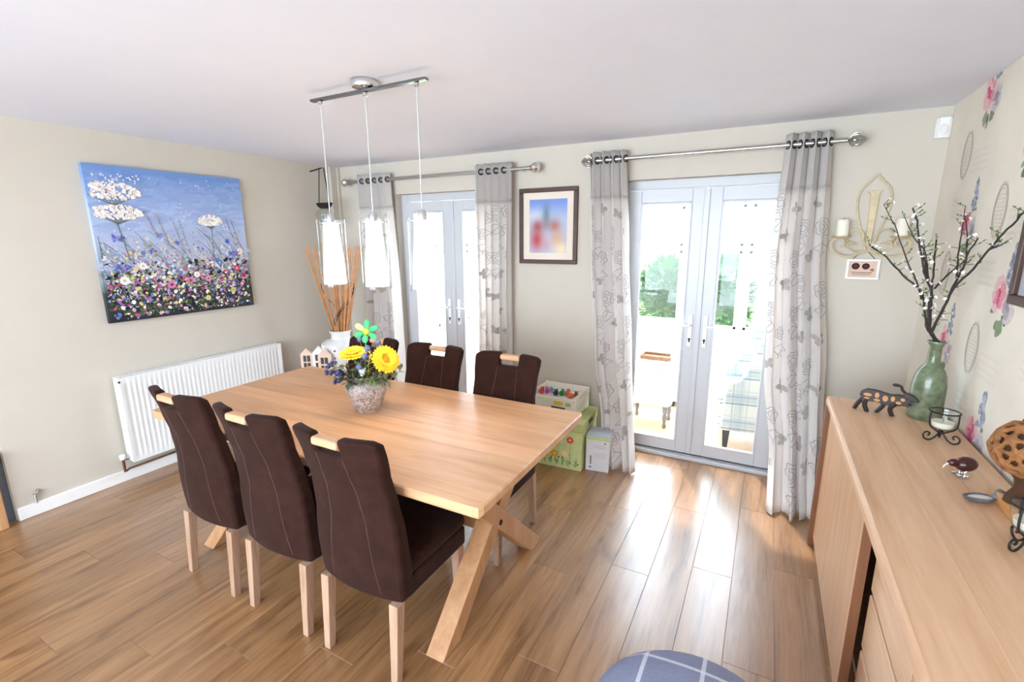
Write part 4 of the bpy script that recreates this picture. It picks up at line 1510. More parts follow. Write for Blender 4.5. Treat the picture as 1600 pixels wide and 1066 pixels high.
# axes seen by the viewer: e1 to the right, e2 towards the viewer
E1 = Vector((0.882, 0.470, 0)).normalized()
E2 = Vector((0.470, -0.882, 0)).normalized()
VB = Vector(FV)


def vp(a, b, c):
    """point relative to the vase: a right, b towards the viewer, c above the table"""
    return VB + E1 * a + E2 * b + Vector((0, 0, c))


def stem_to(mb, p, r_=0.003, lift=0.5):
    s0 = VB + Vector((0, 0, 0.06))
    neck = VB + Vector(((p - VB).x * 0.12, (p - VB).y * 0.12, 0.195))
    mb.tube([s0, neck, neck.lerp(p, 0.5) + Vector((0, 0, 0.02)), p], r_, 6)


def gerbera(p, nrm, r_, label):
    root = thing('gerbera', label, 'flower', p, group='yellow gerberas in the table vase')
    nrm = Vector(nrm).normalized()
    Q = nrm.to_track_quat('Z', 'Y').to_matrix().to_4x4()
    m = MB()
    for ring, (n, ln, up) in enumerate(((26, 1.0, 0.10), (24, 0.86, 0.24), (18, 0.62, 0.42))):
        for k in range(n):
            a = 2 * PI * k / n + ring * 0.1
            jl = ln * rng.uniform(0.92, 1.05)
            d = Vector((math.cos(a), math.sin(a), 0))
            sd_ = Vector((-math.sin(a), math.cos(a), 0))
            b0 = d * r_ * 0.2
            m1 = d * r_ * jl * 0.6 + Vector((0, 0, r_ * up * 0.7))
            m2 = d * r_ * jl * 0.92 + Vector((0, 0, r_ * up * 0.8))
            tp_ = d * r_ * jl + Vector((0, 0, r_ * up * 0.7))
            w1, w2 = r_ * 0.085 * (1.25 - ring * 0.2), r_ * 0.075 * (1.25 - ring * 0.2)
            vs = [Q @ v for v in (b0 - sd_ * w1 * 0.4, b0 + sd_ * w1 * 0.4, m1 + sd_ * w1, m1 - sd_ * w1, m2 + sd_ * w2, m2 - sd_ * w2, tp_)]
            m.add(vs, [(0, 1, 2, 3), (3, 2, 4, 5), (5, 4, 6)])
    m.build('petals', 'petal_yellow', root, solid=0.0012)
    MB().ball((0, 0, r_ * 0.08), (r_ * 0.3, r_ * 0.3, r_ * 0.12), 16, 8, M=Q.to_3x3()).build('flower_disc', 'disc_ochre', root, smooth=True)
    s_ = MB()
    s_.tube([(VB + Vector((0, 0, 0.05))) - Vector(p), (VB + Vector((0, 0, 0.2)) + (Vector(p) - VB) * 0.1) - Vector(p), Q @ Vector((0, 0, -0.05)), Q @ Vector((0, 0, -0.004))], 0.004, 7)
    s_.build('stem', 'leaf', root, smooth=True)
    sp_ = MB()
    for k in range(12):
        a = 2 * PI * k / 12
        sp_.leaf(Q @ Vector((0, 0, -0.008)), Q @ Vector((math.cos(a), math.sin(a), 0.1)), Q @ Vector((0, 0, 1)), r_ * 0.4, r_ * 0.14)
    sp_.build('sepals', 'leaf', root)


VIEW = (Vector((0, 0, 1.704)) - VB).normalized()
gerbera(vp(-0.042, 0.04, 0.325), VIEW * 0.35 + Vector((-0.15, 0, 0.95)), 0.078, 'left yellow gerbera in the table vase, facing up')
gerbera(vp(0.125, 0.05, 0.295), VIEW * 0.75 + E1 * 0.45 + Vector((0, 0, 0.35)), 0.080, 'right yellow gerbera in the table vase, turned outward')
gf = thing('green_flower', 'bright green artificial flower with a yellow centre above the gerberas', 'flower', vp(0.012, -0.02, 0.43))
gn = (VIEW + Vector((0, 0, 0.2))).normalized()
Q = gn.to_track_quat('Z', 'Y').to_matrix().to_4x4()
for k in range(6):
    a = 2 * PI * k / 6 + 0.35
    d, sd_ = Vector((math.cos(a), math.sin(a), 0)), Vector((-math.sin(a), math.cos(a), 0))
    m = MB()
    prof_ = [(0.012, 0.004), (0.026, 0.012), (0.045, 0.016), (0.06, 0.012), (0.066, 0.0)]
    vs, fs = [], []
    for q, w_ in prof_:
        for s_ in (-1, 0, 1):
            vs.append(Q @ (d * q + sd_ * w_ * s_ + Vector((0, 0, 0.004 * (abs(s_)) + 0.08 * q))))
    for i in range(len(prof_) - 1):
        for j in range(2):
            fs.append((i * 3 + j, i * 3 + j + 1, i * 3 + j + 4, i * 3 + j + 3))
    m.add(vs, fs).build('petal', 'petal_green' if k != 2 else 'pale_yellow', gf, smooth='all', solid=0.0015)
MB().ball((0, 0, 0), 0.017, 12, 8).build('flower_centre', 'petal_yellow', gf, smooth=True)
MB().tube([Q @ Vector((0, 0, -0.005)), VB + Vector((0, 0, 0.25)) - gf.location, VB + Vector((0, 0, 0.06)) - gf.location], 0.003, 6).build('stem', 'petal_green', gf)
for a, b, c, lab in ((0.04, 0.07, 0.36, 'upper of the two blue thistle heads between the gerberas'), (0.03, 0.09, 0.325, 'lower of the two blue thistle heads between the gerberas'), (-0.03, -0.04, 0.39, 'blue thistle head behind and left of the green flower'), (0.065, -0.04, 0.37, 'blue thistle head behind the right gerbera'), (0.0, 0.10, 0.27, 'blue thistle head just above the white rosebud')):
    p = vp(a, b, c)
    root = thing('thistle', lab, 'flower', p, group='blue thistles in the table vase')
    m = MB().ball((0, 0, 0), 0.015, 10, 8)
    for q in range(70):
        d = Vector((rng.gauss(0, 1), rng.gauss(0, 1), rng.gauss(0, 1))).normalized()
        m.leaf(d * 0.014, d, (0.3, 0.2, 1), 0.008, 0.003)
    m.build('thistle_head', 'thistle', root)
    s_ = MB()
    s_.tube([Vector((0, 0, 0)), VB + Vector((0, 0, 0.21)) + (p - VB) * 0.1 - p, VB + Vector((0, 0, 0.06)) - p], 0.0022, 5)
    s_.build('stem', 'leaf_dull', root)
for a, b, c, lab in ((-0.155, 0.06, 0.25, 'dark blue berry sprig reaching left over the vase rim'), (-0.115, 0.09, 0.215, 'dark blue berry sprig hanging below the left gerbera')):
    p = vp(a, b, c)
    root = thing('berry_sprig', lab, 'sprig', p)
    m = MB()
    for q in range(16):
        m.ball((rng.uniform(-0.028, 0.028), rng.uniform(-0.028, 0.028), rng.uniform(-0.03, 0.035)), rng.uniform(0.007, 0.012), 8, 6)
    m.build('berries', 'berry', root, smooth=True)
    MB().tube([Vector((0, 0, 0)), VB + Vector((0, 0, 0.22)) + (p - VB) * 0.2 - p, VB + Vector((0, 0, 0.1)) - p], 0.002, 5).build('stem', 'twig', root)
bw = thing('white_bud', 'pale white rosebud at the vase rim', 'flower', vp(0.015, 0.105, 0.235))
m = MB()
for k in range(14):
    a, ln = k * 2.4, 0.018 + 0.001 * k
    m.leaf((0, 0, -0.012), (math.cos(a) * (0.15 + 0.05 * k), math.sin(a) * (0.15 + 0.05 * k), 1), (math.cos(a), math.sin(a), 0.2), ln * 1.7, ln * 1.2, -0.2)
m.ball((0, 0, 0.004), (0.012, 0.012, 0.016), 10, 8)
m.build('bud', 'bud_white', bw)
MB().tube([Vector((0, 0, -0.01)), VB + Vector((0, 0, 0.2)) + (bw.location - VB) * 0.2 - bw.location, VB + Vector((0, 0, 0.08)) - bw.location], 0.002, 5).build('stem', 'leaf_dull', bw)


def spray(tip, n, ln, wd, mat, label, group, spread=0.03):
    root = thing('foliage_spray', label, 'foliage', VB + Vector((0, 0, 0.06)), group=group)
    o0 = root.location
    pts = []
    e = tip - o0
    for i in range(11):
        q = i / 10
        neck = Vector((e.x * 0.1, e.y * 0.1, 0.135))
        p = neck * (2 * q * (1 - q)) + e * q * q
        pts.append(p)
    MB().tube(pts, [0.0028 - 0.0015 * i / 10 for i in range(11)], 6).build('stem', mat, root)
    m = MB()
    for k in range(n):
        q = 0.45 + 0.55 * k / n
        i = min(9, int(q * 10))
        p = pts[i].lerp(pts[i + 1], q * 10 - i)
        d = (pts[i + 1] - pts[i]).normalized()
        a = k * 2.4
        s1 = d.orthogonal().normalized()
        s2 = d.cross(s1)
        dd = d * 0.6 + (s1 * math.cos(a) + s2 * math.sin(a)) * 0.9
        m.leaf(p, dd, (0, 0, 1), ln * rng.uniform(0.7, 1.2), wd * rng.uniform(0.7, 1.2))
    m.build('leaves', mat, root)


FG = 'foliage sprays in the table vase'
for k, (a, b, c, n, ln, wd, mt) in enumerate(((0.21, 0.05, 0.235, 12, 0.06, 0.032, 'leaf_dull'), (0.15, 0.07, 0.19, 14, 0.055, 0.03, 'leaf_dull'), (-0.11, 0.08, 0.225, 14, 0.06, 0.032, 'leaf_dark'),
                                              (-0.07, 0.12, 0.19, 14, 0.055, 0.03, 'leaf_dark'), (0.02, 0.11, 0.215, 16, 0.055, 0.026, 'leaf_dull'), (0.08, 0.11, 0.20, 14, 0.05, 0.026, 'leaf'), (0.02, 0.0, 0.30, 18, 0.05, 0.03, 'leaf_dark'), (-0.05, -0.08, 0.26, 16, 0.055, 0.03, 'leaf_dark'), (0.10, -0.07, 0.28, 16, 0.055, 0.03, 'leaf_dull'), (0.05, 0.05, 0.345, 16, 0.035, 0.018, 'pale_yellow'), (-0.01, 0.09, 0.26, 14, 0.05, 0.028, 'leaf'), (-0.14, 0.0, 0.24, 14, 0.06, 0.03, 'leaf_dull'))):
    lab = ('dusty green leaf spray reaching furthest right from the table vase', 'dusty green leaf spray drooping over the right of the vase rim', 'dark green leaf spray below the left gerbera',
           'dark green leaf spray drooping over the left front rim', 'dusty green leaf spray hanging over the middle of the vase rim', 'fresh green leaf spray under the right gerbera',
           'dark green leaf spray upright between the gerberas', 'dark green leaf spray at the back left of the bouquet', 'dusty green leaf spray at the back right of the bouquet',
           'pale yellow filler sprig between the two gerberas', 'fresh green leaf spray between the white rosebud and left gerbera', 'dusty green leaf spray reaching furthest left from the table vase')[k]
    spray(vp(a, b, c), n, ln, wd, mt, lab, FG)

# ------------------------------------------------------------------ boxes by the back wall
bx1 = thing('storage_box', 'pale green storage box with flower print and lid by the back wall', 'box', (-1.33, 3.30, 0), R(3))
MB().box(-0.23, 0.23, -0.20, 0.20, 0.0, 0.30).build('body', 'box_green', bx1, bevel=0.004)
MB().box(-0.236, 0.236, -0.206, 0.206, 0.301, 0.375).build('lid', 'box_lid', bx1, bevel=0.006)
D = Dabs(lambda u, v, h: (u, -0.20 - h, v), step=4e-6)
for k in range(9):
    u = -0.2 + 0.048 * k
    D.line([(u, 0.02), (u + 0.008, 0.05 + 0.05 * pr.random()), (u + 0.004, 0.09 + 0.05 * pr.random())], 0.004, C(110, 140, 90))
    for q in range(5):
        D.dab(u + pr.uniform(-0.02, 0.02), pr.uniform(0.03, 0.1), 0.016, 0.005, pr.uniform(0, 3), pick((120, 150, 96), (92, 122, 84), (150, 170, 110)))
for u, v, c in ((-0.02, 0.16, (226, 176, 60)), (0.03, 0.20, (224, 166, 52)), (-0.05, 0.11, (230, 186, 76)), (0.02, 0.11, (218, 160, 56)), (-0.12, 0.14, (222, 178, 90)), (0.10, 0.12, (236, 206, 150)), (-0.01, 0.21, (150, 52, 52)), (0.14, 0.235, (214, 84, 66))):
    for q in range(8):
        a = 2 * PI * q / 8
        D.dab(u + 0.016 * math.cos(a), v + 0.016 * math.sin(a), 0.014, 0.009, a, C(*c), 8)
    D.dab(u, v, 0.008, 0.008, 0, C(250, 226, 140), 8)
D.line([(0.14, 0.21), (0.145, 0.16), (0.135, 0.12)], 0.002, C(150, 120, 90))
D.build('flower_print', 'print_dabs', bx1)
hd = MB().box(0.2362, 0.2385, -0.05, 0.05, 0.325, 0.35).build('hand_hole', 'dark_print', bx1)
bx2 = thing('small_carton', 'small white cardboard carton beside the curtain foot', 'box', (-1.0, 3.26, 0), R(7))
MB().box(-0.085, 0.085, -0.085, 0.10, 0.0, 0.272).build('body', 'card_white', bx2, bevel=0.002)
MB().box(-0.0855, 0.0855, -0.0855, 0.1005, 0.2725, 0.276).build('top_flap', 'card_grey', bx2)
MB().box(-0.0858, 0.0858, -0.0862, -0.0852, 0.245, 0.27).build('green_band', 'box_green', bx2)
D = Dabs(lambda u, v, h: (u, -0.085 - h, v), step=4e-6)
for v in (0.20, 0.185, 0.14, 0.125, 0.11):
    D.line([(-0.03, v), (0.065, v)], 0.003, C(170, 170, 176))
D.line([(-0.048, 0.05), (-0.048, 0.12)], 0.010, C(110, 110, 118))
D.dab(-0.05, 0.03, 0.012, 0.008, 0, C(100, 100, 108), 4)
D.dab(0.055, 0.225, 0.008, 0.008, 0, C(100, 100, 108), 4)
D.build('carton_print', 'print_dabs', bx2)
ty = thing('toy_counter', 'white toy counter with a dark screen on top of the green box', 'toy', (-1.37, 3.37, 0.376), R(-2))
m = MB()
m.box(-0.19, 0.19, -0.14, 0.14, 0.0, 0.105)
m.box(-0.19, 0.19, 0.125, 0.14, 0.105, 0.16).box(0.175, 0.19, -0.14, 0.125, 0.105, 0.15).box(-0.19, -0.175, -0.14, 0.125, 0.105, 0.15).box(-0.175, 0.175, -0.14, -0.128, 0.105, 0.125)
m.build('body', 'toy_white', ty, bevel=0.004)
MB().box(-0.01, 0.105, -0.1435, -0.1405, 0.015, 0.055).build('screen', 'screen_dark', ty)
MB().box(0.01, 0.085, -0.143, -0.1405, 0.072, 0.1).build('yellow_label', 'toy_yellow', ty)
MB().box(0.11, 0.15, -0.143, -0.1405, 0.072, 0.1).build('green_label', 'box_lid', ty)
for k, (mt, nm) in enumerate((('toy_red', 'red'), ('toy_pink', 'magenta'), ('toy_sky', 'pale blue'), ('toy_charcoal', 'charcoal'), ('toy_green', 'green'), ('toy_coral', 'coral'), ('toy_orange', 'orange'), ('toy_brown', 'brown'))):
    cx = -1.37 - 0.145 + 0.041 * k
    root = thing('toy_figure', nm + ' toy figure in the row along the toy counter', 'toy', (cx, 3.33 + 0.02 * (k % 3), 0.4815), rng.uniform(-1, 1), 'small coloured toys on the counter')
    MB().ball((0, 0, 0.02), (0.021, 0.026, 0.0195), 12, 8).build('body', mt, root, smooth=True)
    MB().ball((0.004, -0.016, 0.044), 0.014, 12, 8).build('head', mt, root, smooth=True)
    MB().ball((0.012, -0.012, 0.056), 0.005, 8, 6).ball((-0.006, -0.012, 0.056), 0.005, 8, 6).build('ears', mt, root, smooth=True)
# ------------------------------------------------------------------ wall sconce, candles, sign, sensor
sc_ = thing('wall_sconce', 'cream scrolled metal wall sconce with two candle cups', 'sconce', (0.517, YB, 1.62))
MB().prism([(-0.013, 0.02), (0.013, 0.02), (0.022, 0.33), (0.036, 0.335), (0.036, 0.345), (-0.036, 0.345), (-0.036, 0.335), (-0.022, 0.33)], 'y', -0.018, 0.0).build('back_plate', 'sconce_cream', sc_, bevel=0.003)
for s_ in (-1, 1):
    pts = [(0, -0.012, 0.44), (s_ * 0.026, -0.012, 0.405), (s_ * 0.066, -0.012, 0.36), (s_ * 0.082, -0.012, 0.30), (s_ * 0.075, -0.012, 0.22), (s_ * 0.045, -0.012, 0.11), (s_ * 0.01, -0.012, 0.0), (0, -0.012, -0.02)]
    MB().tube(crv(pts), 0.0055, 8).build('outer_loop', 'sconce_cream', sc_, smooth=True)
    m = MB()
    m.tube([(s_ * 0.012, -0.02, 0.03)] + [(s_ * (0.075 + 0.045 * math.cos(a)), -0.03, 0.075 + 0.045 * math.sin(a)) for a in [R(200 - 24 * i) for i in range(14)]], 0.006, 8)
    m.tube(crv([(s_ * 0.005, -0.015, 0.0), (s_ * 0.05, -0.03, -0.03), (s_ * 0.11, -0.05, -0.042), (s_ * 0.17, -0.06, -0.02), (s_ * 0.195, -0.062, 0.03), (s_ * 0.17, -0.06, 0.068), (s_ * 0.135, -0.06, 0.06), (s_ * 0.125, -0.06, 0.03), (s_ * 0.145, -0.06, 0.012)]), 0.006, 8)
    m.tube(crv([(s_ * 0.02, -0.02, -0.01), (s_ * 0.07, -0.04, -0.012), (s_ * 0.11, -0.055, 0.015), (s_ * 0.10, -0.055, 0.045), (s_ * 0.08, -0.05, 0.04)]), 0.005, 8)
    m.build('scroll_arm', 'sconce_cream', sc_, smooth=True)
    MB().lathe([(0.02, 0.066), (0.045, 0.07), (0.055, 0.078), (0.05, 0.08), (0.03, 0.076)], 24, (s_ * 0.145, -0.06, 0)).build('candle_cup', 'sconce_cream', sc_, smooth=True)
    cn = thing('pillar_candle', 'cream pillar candle on the %s cup of the wall sconce' % ('left' if s_ < 0 else 'right'), 'candle', (0.517 + s_ * 0.145, YB - 0.06, 1.62 + 0.0785), group='candles on the wall sconce')
    MB().lathe([(0.032, 0), (0.033, 0.004), (0.033, 0.096), (0.03, 0.1), (0.02, 0.096)], 24).build('wax', 'candle', cn, smooth=True)
    MB().tube([(0, 0, 0.095), (0.001, 0, 0.112)], 0.0014, 6).build('wick', 'dark_metal', cn)
sg = thing('hanging_sign', 'small white framed hanging plaque below the wall sconce', 'sign', (0.508, YB, 1.50))
m = MB()
SWd, SHt = 0.085, 0.062
for b in ((-SWd, SWd, SHt - 0.014, SHt), (-SWd, SWd, -SHt, -SHt + 0.014), (-SWd, -SWd + 0.014, -SHt + 0.014, SHt - 0.014), (SWd - 0.014, SWd, -SHt + 0.014, SHt - 0.014)):
    m.box(b[0], b[1], -0.02, -0.002, b[2], b[3])
m.build('frame', 'white_gloss', sg, bevel=0.002)
MB().box(-SWd + 0.013, SWd - 0.013, -0.010, -0.004, -SHt + 0.013, SHt - 0.013).build('board', 'pink_wood', sg)
D = Dabs(lambda u, v, h: (u, -0.010 - h, v), step=4e-6)
for k in range(7):
    D.line([(-0.07, -0.044 + 0.014 * k), (0.07, -0.044 + 0.014 * k)], 0.002, C(176, 146, 128))
D.dab(-0.036, 0.018, 0.021, 0.02, 0, C(58, 36, 40), 14)
D.dab(0.016, 0.018, 0.02, 0.019, 0, C(58, 36, 40), 14)
D.dab(-0.036, 0.018, 0.011, 0.01, 0, C(96, 56, 58), 10)
D.dab(0.016, 0.018, 0.011, 0.01, 0, C(96, 56, 58), 10)
for a in (0.2, 1.3, 2.4):
    D.line([(0.05 - 0.014 * math.cos(a), -0.004 - 0.014 * math.sin(a)), (0.05 + 0.014 * math.cos(a), -0.004 + 0.014 * math.sin(a))], 0.003, C(70, 56, 56))
D.line([(-0.055, -0.022), (0.05, -0.022)], 0.004, C(110, 88, 82))
D.line([(-0.05, -0.034), (0.045, -0.034)], 0.003, C(120, 98, 90))
D.build('plaque_print', 'print_dabs', sg)
MB().tube([(-0.055, -0.01, SHt), (0.0, -0.012, SHt + 0.062), (0.055, -0.01, SHt)], 0.0018, 5).build('cord', 'dark_metal', sg)
sn = thing('alarm_sensor', 'white motion sensor high in the right corner', 'sensor', (0.778, YB, 2.285))
MB().prism([(0.036, 0.0), (0.036, -0.03), (0.02, -0.045), (-0.02, -0.045), (-0.034, -0.025), (-0.034, 0.0)], 'z', -0.055, 0.055).build('housing', 'white_gloss', sn, bevel=0.005)
MB().ball((0.0, -0.044, -0.012), (0.02, 0.008, 0.03), 14, 10).build('lens', 'white_matt', sn, smooth=True)

# ------------------------------------------------------------------ wallpaper print on the right wall
WR = bpy.data.objects['wall_right']
D = Dabs(lambda u, v, h: (XR - h, u, v), h0=0.0004, step=1.2e-6)
wp = random.Random(11)


def bouquet(y, z, s):
    def rose(cy, cz, w_, h_, cols):
        for q in range(30):
            a, k = wp.uniform(0, 6.3), math.sqrt(wp.random())
            c = cols[min(len(cols) - 1, int((1 - k) * len(cols)))]
            D.dab(cy + w_ * k * math.cos(a), cz + h_ * k * math.sin(a), w_ * 0.34, h_ * 0.28, wp.uniform(0, 3), C(*c), 8, 0.2)
    for q in range(7):
        a = wp.uniform(3.4, 6.0)
        D.dab(y + 0.07 * s * math.cos(a), z - 0.03 * s + 0.12 * s * math.sin(a), 0.034 * s, 0.014 * s, a, C(*wp.choice(((132, 150, 118), (112, 132, 106), (156, 166, 140)))), 8)
    rose(y + 0.035 * s, z, 0.062 * s, 0.075 * s, ((232, 190, 194), (222, 150, 166), (204, 104, 134), (190, 84, 118)))
    for q in range(46):                             # hyacinth spike
        k = wp.random()
        w_ = 0.04 * s * (1 - k) ** 0.5
        D.dab(y - 0.04 * s + wp.uniform(-w_, w_), z + 0.05 * s + 0.17 * s * k, 0.015 * s, 0.010 * s, wp.uniform(0, 3), C(*wp.choice(((156, 164, 182), (140, 148, 168), (178, 182, 194), (128, 134, 154)))), 7)
    rose(y - 0.07 * s, z - 0.045 * s, 0.05 * s, 0.06 * s, ((206, 198, 200), (176, 166, 174), (156, 146, 158)))
    for q in range(3):
        D.dab(y + wp.uniform(-0.06, 0.06) * s, z - 0.13 * s, 0.014 * s, 0.024 * s, wp.uniform(-0.4, 0.4), C(*wp.choice(((110, 122, 104), (138, 150, 124)))), 8)


def oval(y, z, w_, h_):
    for k, lw in ((1.0, 0.006), (0.86, 0.003), (1.08, 0.003)):
        D.line([(y + w_ * k * math.cos(a), z + h_ * k * math.sin(a)) for a in [2 * PI * i / 40 for i in range(41)]], lw, C(190, 182, 172))
    for q in range(9):
        zz = z + h_ * (0.62 - 0.155 * q)
        ww = w_ * 0.75 * math.sqrt(max(0.05, 1 - ((zz - z) / h_) ** 2))
        pts = [(y - ww + 2 * ww * i / 14, zz + 0.004 * math.sin(i * 1.9 + q)) for i in range(15)]
        D.line(pts, 0.0022, C(204, 197, 187))


def script(y, z, ln):
    for q in range(4):
        pts = [(y + ln * i / 30, z - 0.03 * q + 0.006 * math.sin(i * 1.3 + q) + 0.003 * math.sin(i * 3.1)) for i in range(31)]
        D.line(pts, 0.002, C(208, 200, 190))


# half-drop repeat: columns 0.55 m apart along the wall, 0.58 m high
for col in range(-1, 6):
    yy = 3.09 - 0.55 * col
    for rw in range(-1, 5):
        zz = 0.60 + 0.58 * rw + (0.29 if col % 2 else 0.0)
        if 0.15 < zz < 2.36 and 0.3 < yy < 3.56:
            bouquet(yy, zz, 0.9)
        if 0.2 < zz + 0.33 < 2.2 and 0.3 < yy + 0.2 < 3.55:
            oval(yy + 0.2, zz + 0.33, 0.062, 0.105)
            script(yy - 0.1, zz + 0.33, 0.2)
            script(yy + 0.12, zz + 0.12, 0.16)
D.build('wallpaper_print', 'print_dabs', WR)
pf = thing('wall_picture', 'dark framed picture at the right edge on the papered wall', 'picture', (XR, 2.17, 1.74))
m = MB()
for b in ((-0.25, 0.25, 0.25, 0.285), (-0.25, 0.25, -0.285, -0.25), (-0.25, -0.215, -0.25, 0.25), (0.215, 0.25, -0.25, 0.25)):
    m.box(-0.028, -0.004, b[0], b[1], b[2], b[3])
m.build('frame', 'frame_brown', pf, bevel=0.004)
MB().box(-0.012, -0.004, -0.216, 0.216, -0.251, 0.251).build('print', 'card_grey', pf)

# ------------------------------------------------------------------ ornaments on the sideboard
BV = Vector((0.70, 2.76, SZ))
bv = thing('bottle_vase', 'tall green glazed bottle vase on the far end of the sideboard', 'vase', BV)
MB().lathe([(0.056, 0), (0.062, 0.006), (0.066, 0.03), (0.064, 0.16), (0.058, 0.205), (0.046, 0.235), (0.03, 0.255), (0.025, 0.275), (0.023, 0.34), (0.028, 0.352), (0.034, 0.36), (0.033, 0.366), (0.022, 0.362), (0.018, 0.27), (0.04, 0.22), (0.05, 0.05), (0, 0.03)], 36, cap1=False).build('body', 'green_glaze', bv, smooth=True)
NB = 'blossom branches in the green bottle vase'
br_ = random.Random(3)


def branch(label, chains):
    """chains: points along the main stem and its side twigs, relative to the foot of the vase"""
    root = thing('blossom_branch', label, 'branch', BV, group=NB)
    st, bl, lf = MB(), MB(), MB()
    for ci, ch in enumerate(chains):
        pts = [Vector(p) for p in ch]
        if ci == 0:
            pts = [Vector((br_.uniform(-0.01, 0.01), br_.uniform(-0.01, 0.01), 0.06)), Vector((br_.uniform(-0.008, 0.008), br_.uniform(-0.008, 0.008), 0.362))] + pts
        for p in pts:
            if (p + BV).x > XR - 0.02:
                p.x = XR - 0.02 - BV.x
        fine = []
        for a, b in zip(pts, pts[1:]):
            for q in range(4):
                fine.append(a.lerp(b, q / 4) + Vector((br_.uniform(-1, 1), br_.uniform(-1, 1), br_.uniform(-1, 1))) * 0.002)
        fine.append(pts[-1])
        n = len(fine)
        r0 = 0.0062 if ci == 0 else 0.0042
        st.tube(fine, [r0 - 0.003 * i / n for i in range(n)], 7)
        for i in range(n // 3 if ci == 0 else 2, n):
            for _ in range(2):
                if br_.random() < 0.5:
                    dv = Vector((br_.uniform(-1, 1), br_.uniform(-1, 1), br_.uniform(0.1, 1))).normalized()
                    ln = br_.uniform(0.012, 0.04)
                    p2 = fine[i] + dv * ln
                    st.tube([fine[i], p2], 0.0012, 4)
                    if br_.random() < 0.55:
                        for q in range(5):
                            a = 2 * PI * q / 5
                            e1 = dv.orthogonal().normalized()
                            e2 = dv.cross(e1)
                            bl.leaf(p2, dv * 0.6 + e1 * math.cos(a) + e2 * math.sin(a), dv, 0.011, 0.009)
                    else:
                        lf.leaf(p2, dv + Vector((0, 0, 0.4)), (br_.uniform(-1, 1), br_.uniform(-1, 1), 0.4), br_.uniform(0.014, 0.024), 0.008)
                        lf.leaf(fine[i].lerp(p2, 0.5), dv + Vector((0.5, 0, 0.2)), (0.2, 1, 0.4), 0.016, 0.007)
    st.build('stem', 'bark', root, smooth=True)
    b = bl.build('blossoms', 'blossom', root)
    b['kind'] = 'stuff'
    l_ = lf.build('leaves', 'leaf', root)
    l_['kind'] = 'stuff'


branch('blossom branch arching furthest left past the sconce', [[(-0.05, -0.009, 0.431), (-0.071, 0.007, 0.544), (-0.077, 0.037, 0.584), (-0.154, 0.048, 0.654), (-0.221, 0.067, 0.734), (-0.294, 0.065, 0.792)], [(-0.077, 0.017, 0.549), (-0.108, 0.009, 0.629), (-0.162, 0.007, 0.742), (-0.219, 0.011, 0.878), (-0.271, 0.005, 0.969)]])
branch('central upright blossom branch dense with white buds', [[(-0.043, -0.005, 0.431), (-0.052, -0.012, 0.519), (-0.054, -0.007, 0.59), (-0.09, -0.006, 0.674), (-0.12, 0.009, 0.799), (-0.139, 0.023, 0.896), (-0.162, 0.024, 0.952)], [(-0.081, -0.004, 0.66), (-0.099, 0.025, 0.771), (-0.144, 0.013, 0.821), (-0.186, 0.013, 0.911)], [(-0.068, -0.004, 0.632), (-0.093, -0.017, 0.73), (-0.11, -0.009, 0.799)]])
branch('blossom branch forking right with a straight upper twig', [[(-0.037, -0.004, 0.426), (-0.041, 0.023, 0.544), (-0.041, 0.056, 0.628), (-0.04, 0.092, 0.727), (-0.037, 0.126, 0.812)], [(-0.034, 0.041, 0.6), (0.012, 0.079, 0.657), (0.089, 0.161, 0.726), (0.095, 0.218, 0.811), (0.095, 0.28, 0.897), (0.095, 0.337, 0.925)]])
branch('blossom branch leaning right up against the wallpaper', [[(-0.025, -0.003, 0.403), (-0.004, -0.02, 0.523), (0.004, -0.052, 0.611), (0.023, -0.068, 0.694), (0.028, -0.072, 0.761), (0.05, -0.069, 0.821)], [(0.011, -0.05, 0.652), (0.012, -0.015, 0.745), (0.025, 0.045, 0.867), (0.035, 0.096, 0.958)]])
branch('longest blossom branch reaching the right edge of the picture', [[(-0.034, -0.028, 0.413), (-0.023, -0.071, 0.5), (-0.012, -0.129, 0.617), (0.021, -0.183, 0.701), (0.038, -0.248, 0.778), (0.061, -0.31, 0.854), (0.083, -0.353, 0.915)], [(0.038, -0.248, 0.778), (0.061, -0.256, 0.791), (0.065, -0.276, 0.796)]])

# carved animal
an = thing('carved_animal', 'dark carved wooden deer like figure with amber cut-outs on the sideboard', 'figurine', (0.535, 2.735, SZ), R(-14))
MB().prism([(-0.082, 0.066), (-0.06, 0.052), (-0.02, 0.056), (0.02, 0.047), (0.05, 0.05), (0.075, 0.058), (0.098, 0.056), (0.108, 0.066), (0.096, 0.072), (0.11, 0.082), (0.1, 0.094), (0.08, 0.1), (0.06, 0.108), (0.03, 0.102), (-0.03, 0.112), (-0.065, 0.112), (-0.085, 0.098), (-0.09, 0.08)], 'y', -0.012, 0.012).build('body', 'figure_dark', an, bevel=0.003)
for (xb, xt, cv_, yy) in ((-0.105, -0.07, -0.004, 0.009), (-0.052, -0.062, -0.008, -0.009), (-0.02, 0.008, 0.008, 0.009), (0.045, 0.05, -0.014, -0.009)):
    MB().tube(crv([(xt, yy, 0.064), ((xt + xb) / 2 + cv_, yy, 0.034), (xb, yy, 0.0)]), [0.011] * 4 + [0.010] * 4 + [0.0095] * 3, 8).build('leg', 'figure_dark', an, smooth=True)
MB().prism([(0.07, 0.098), (0.095, 0.09), (0.128, 0.082), (0.134, 0.09), (0.118, 0.106), (0.094, 0.12), (0.072, 0.122)], 'y', -0.01, 0.01).build('head', 'figure_dark', an, bevel=0.003)
MB().tube(crv([(0.08, 0, 0.118), (0.066, 0, 0.132), (0.06, 0, 0.146), (0.046, 0, 0.152)]), 0.006, 8).ball((0.042, 0, 0.15), (0.015, 0.008, 0.008), 10, 6).build('antler', 'figure_dark', an, smooth=True)
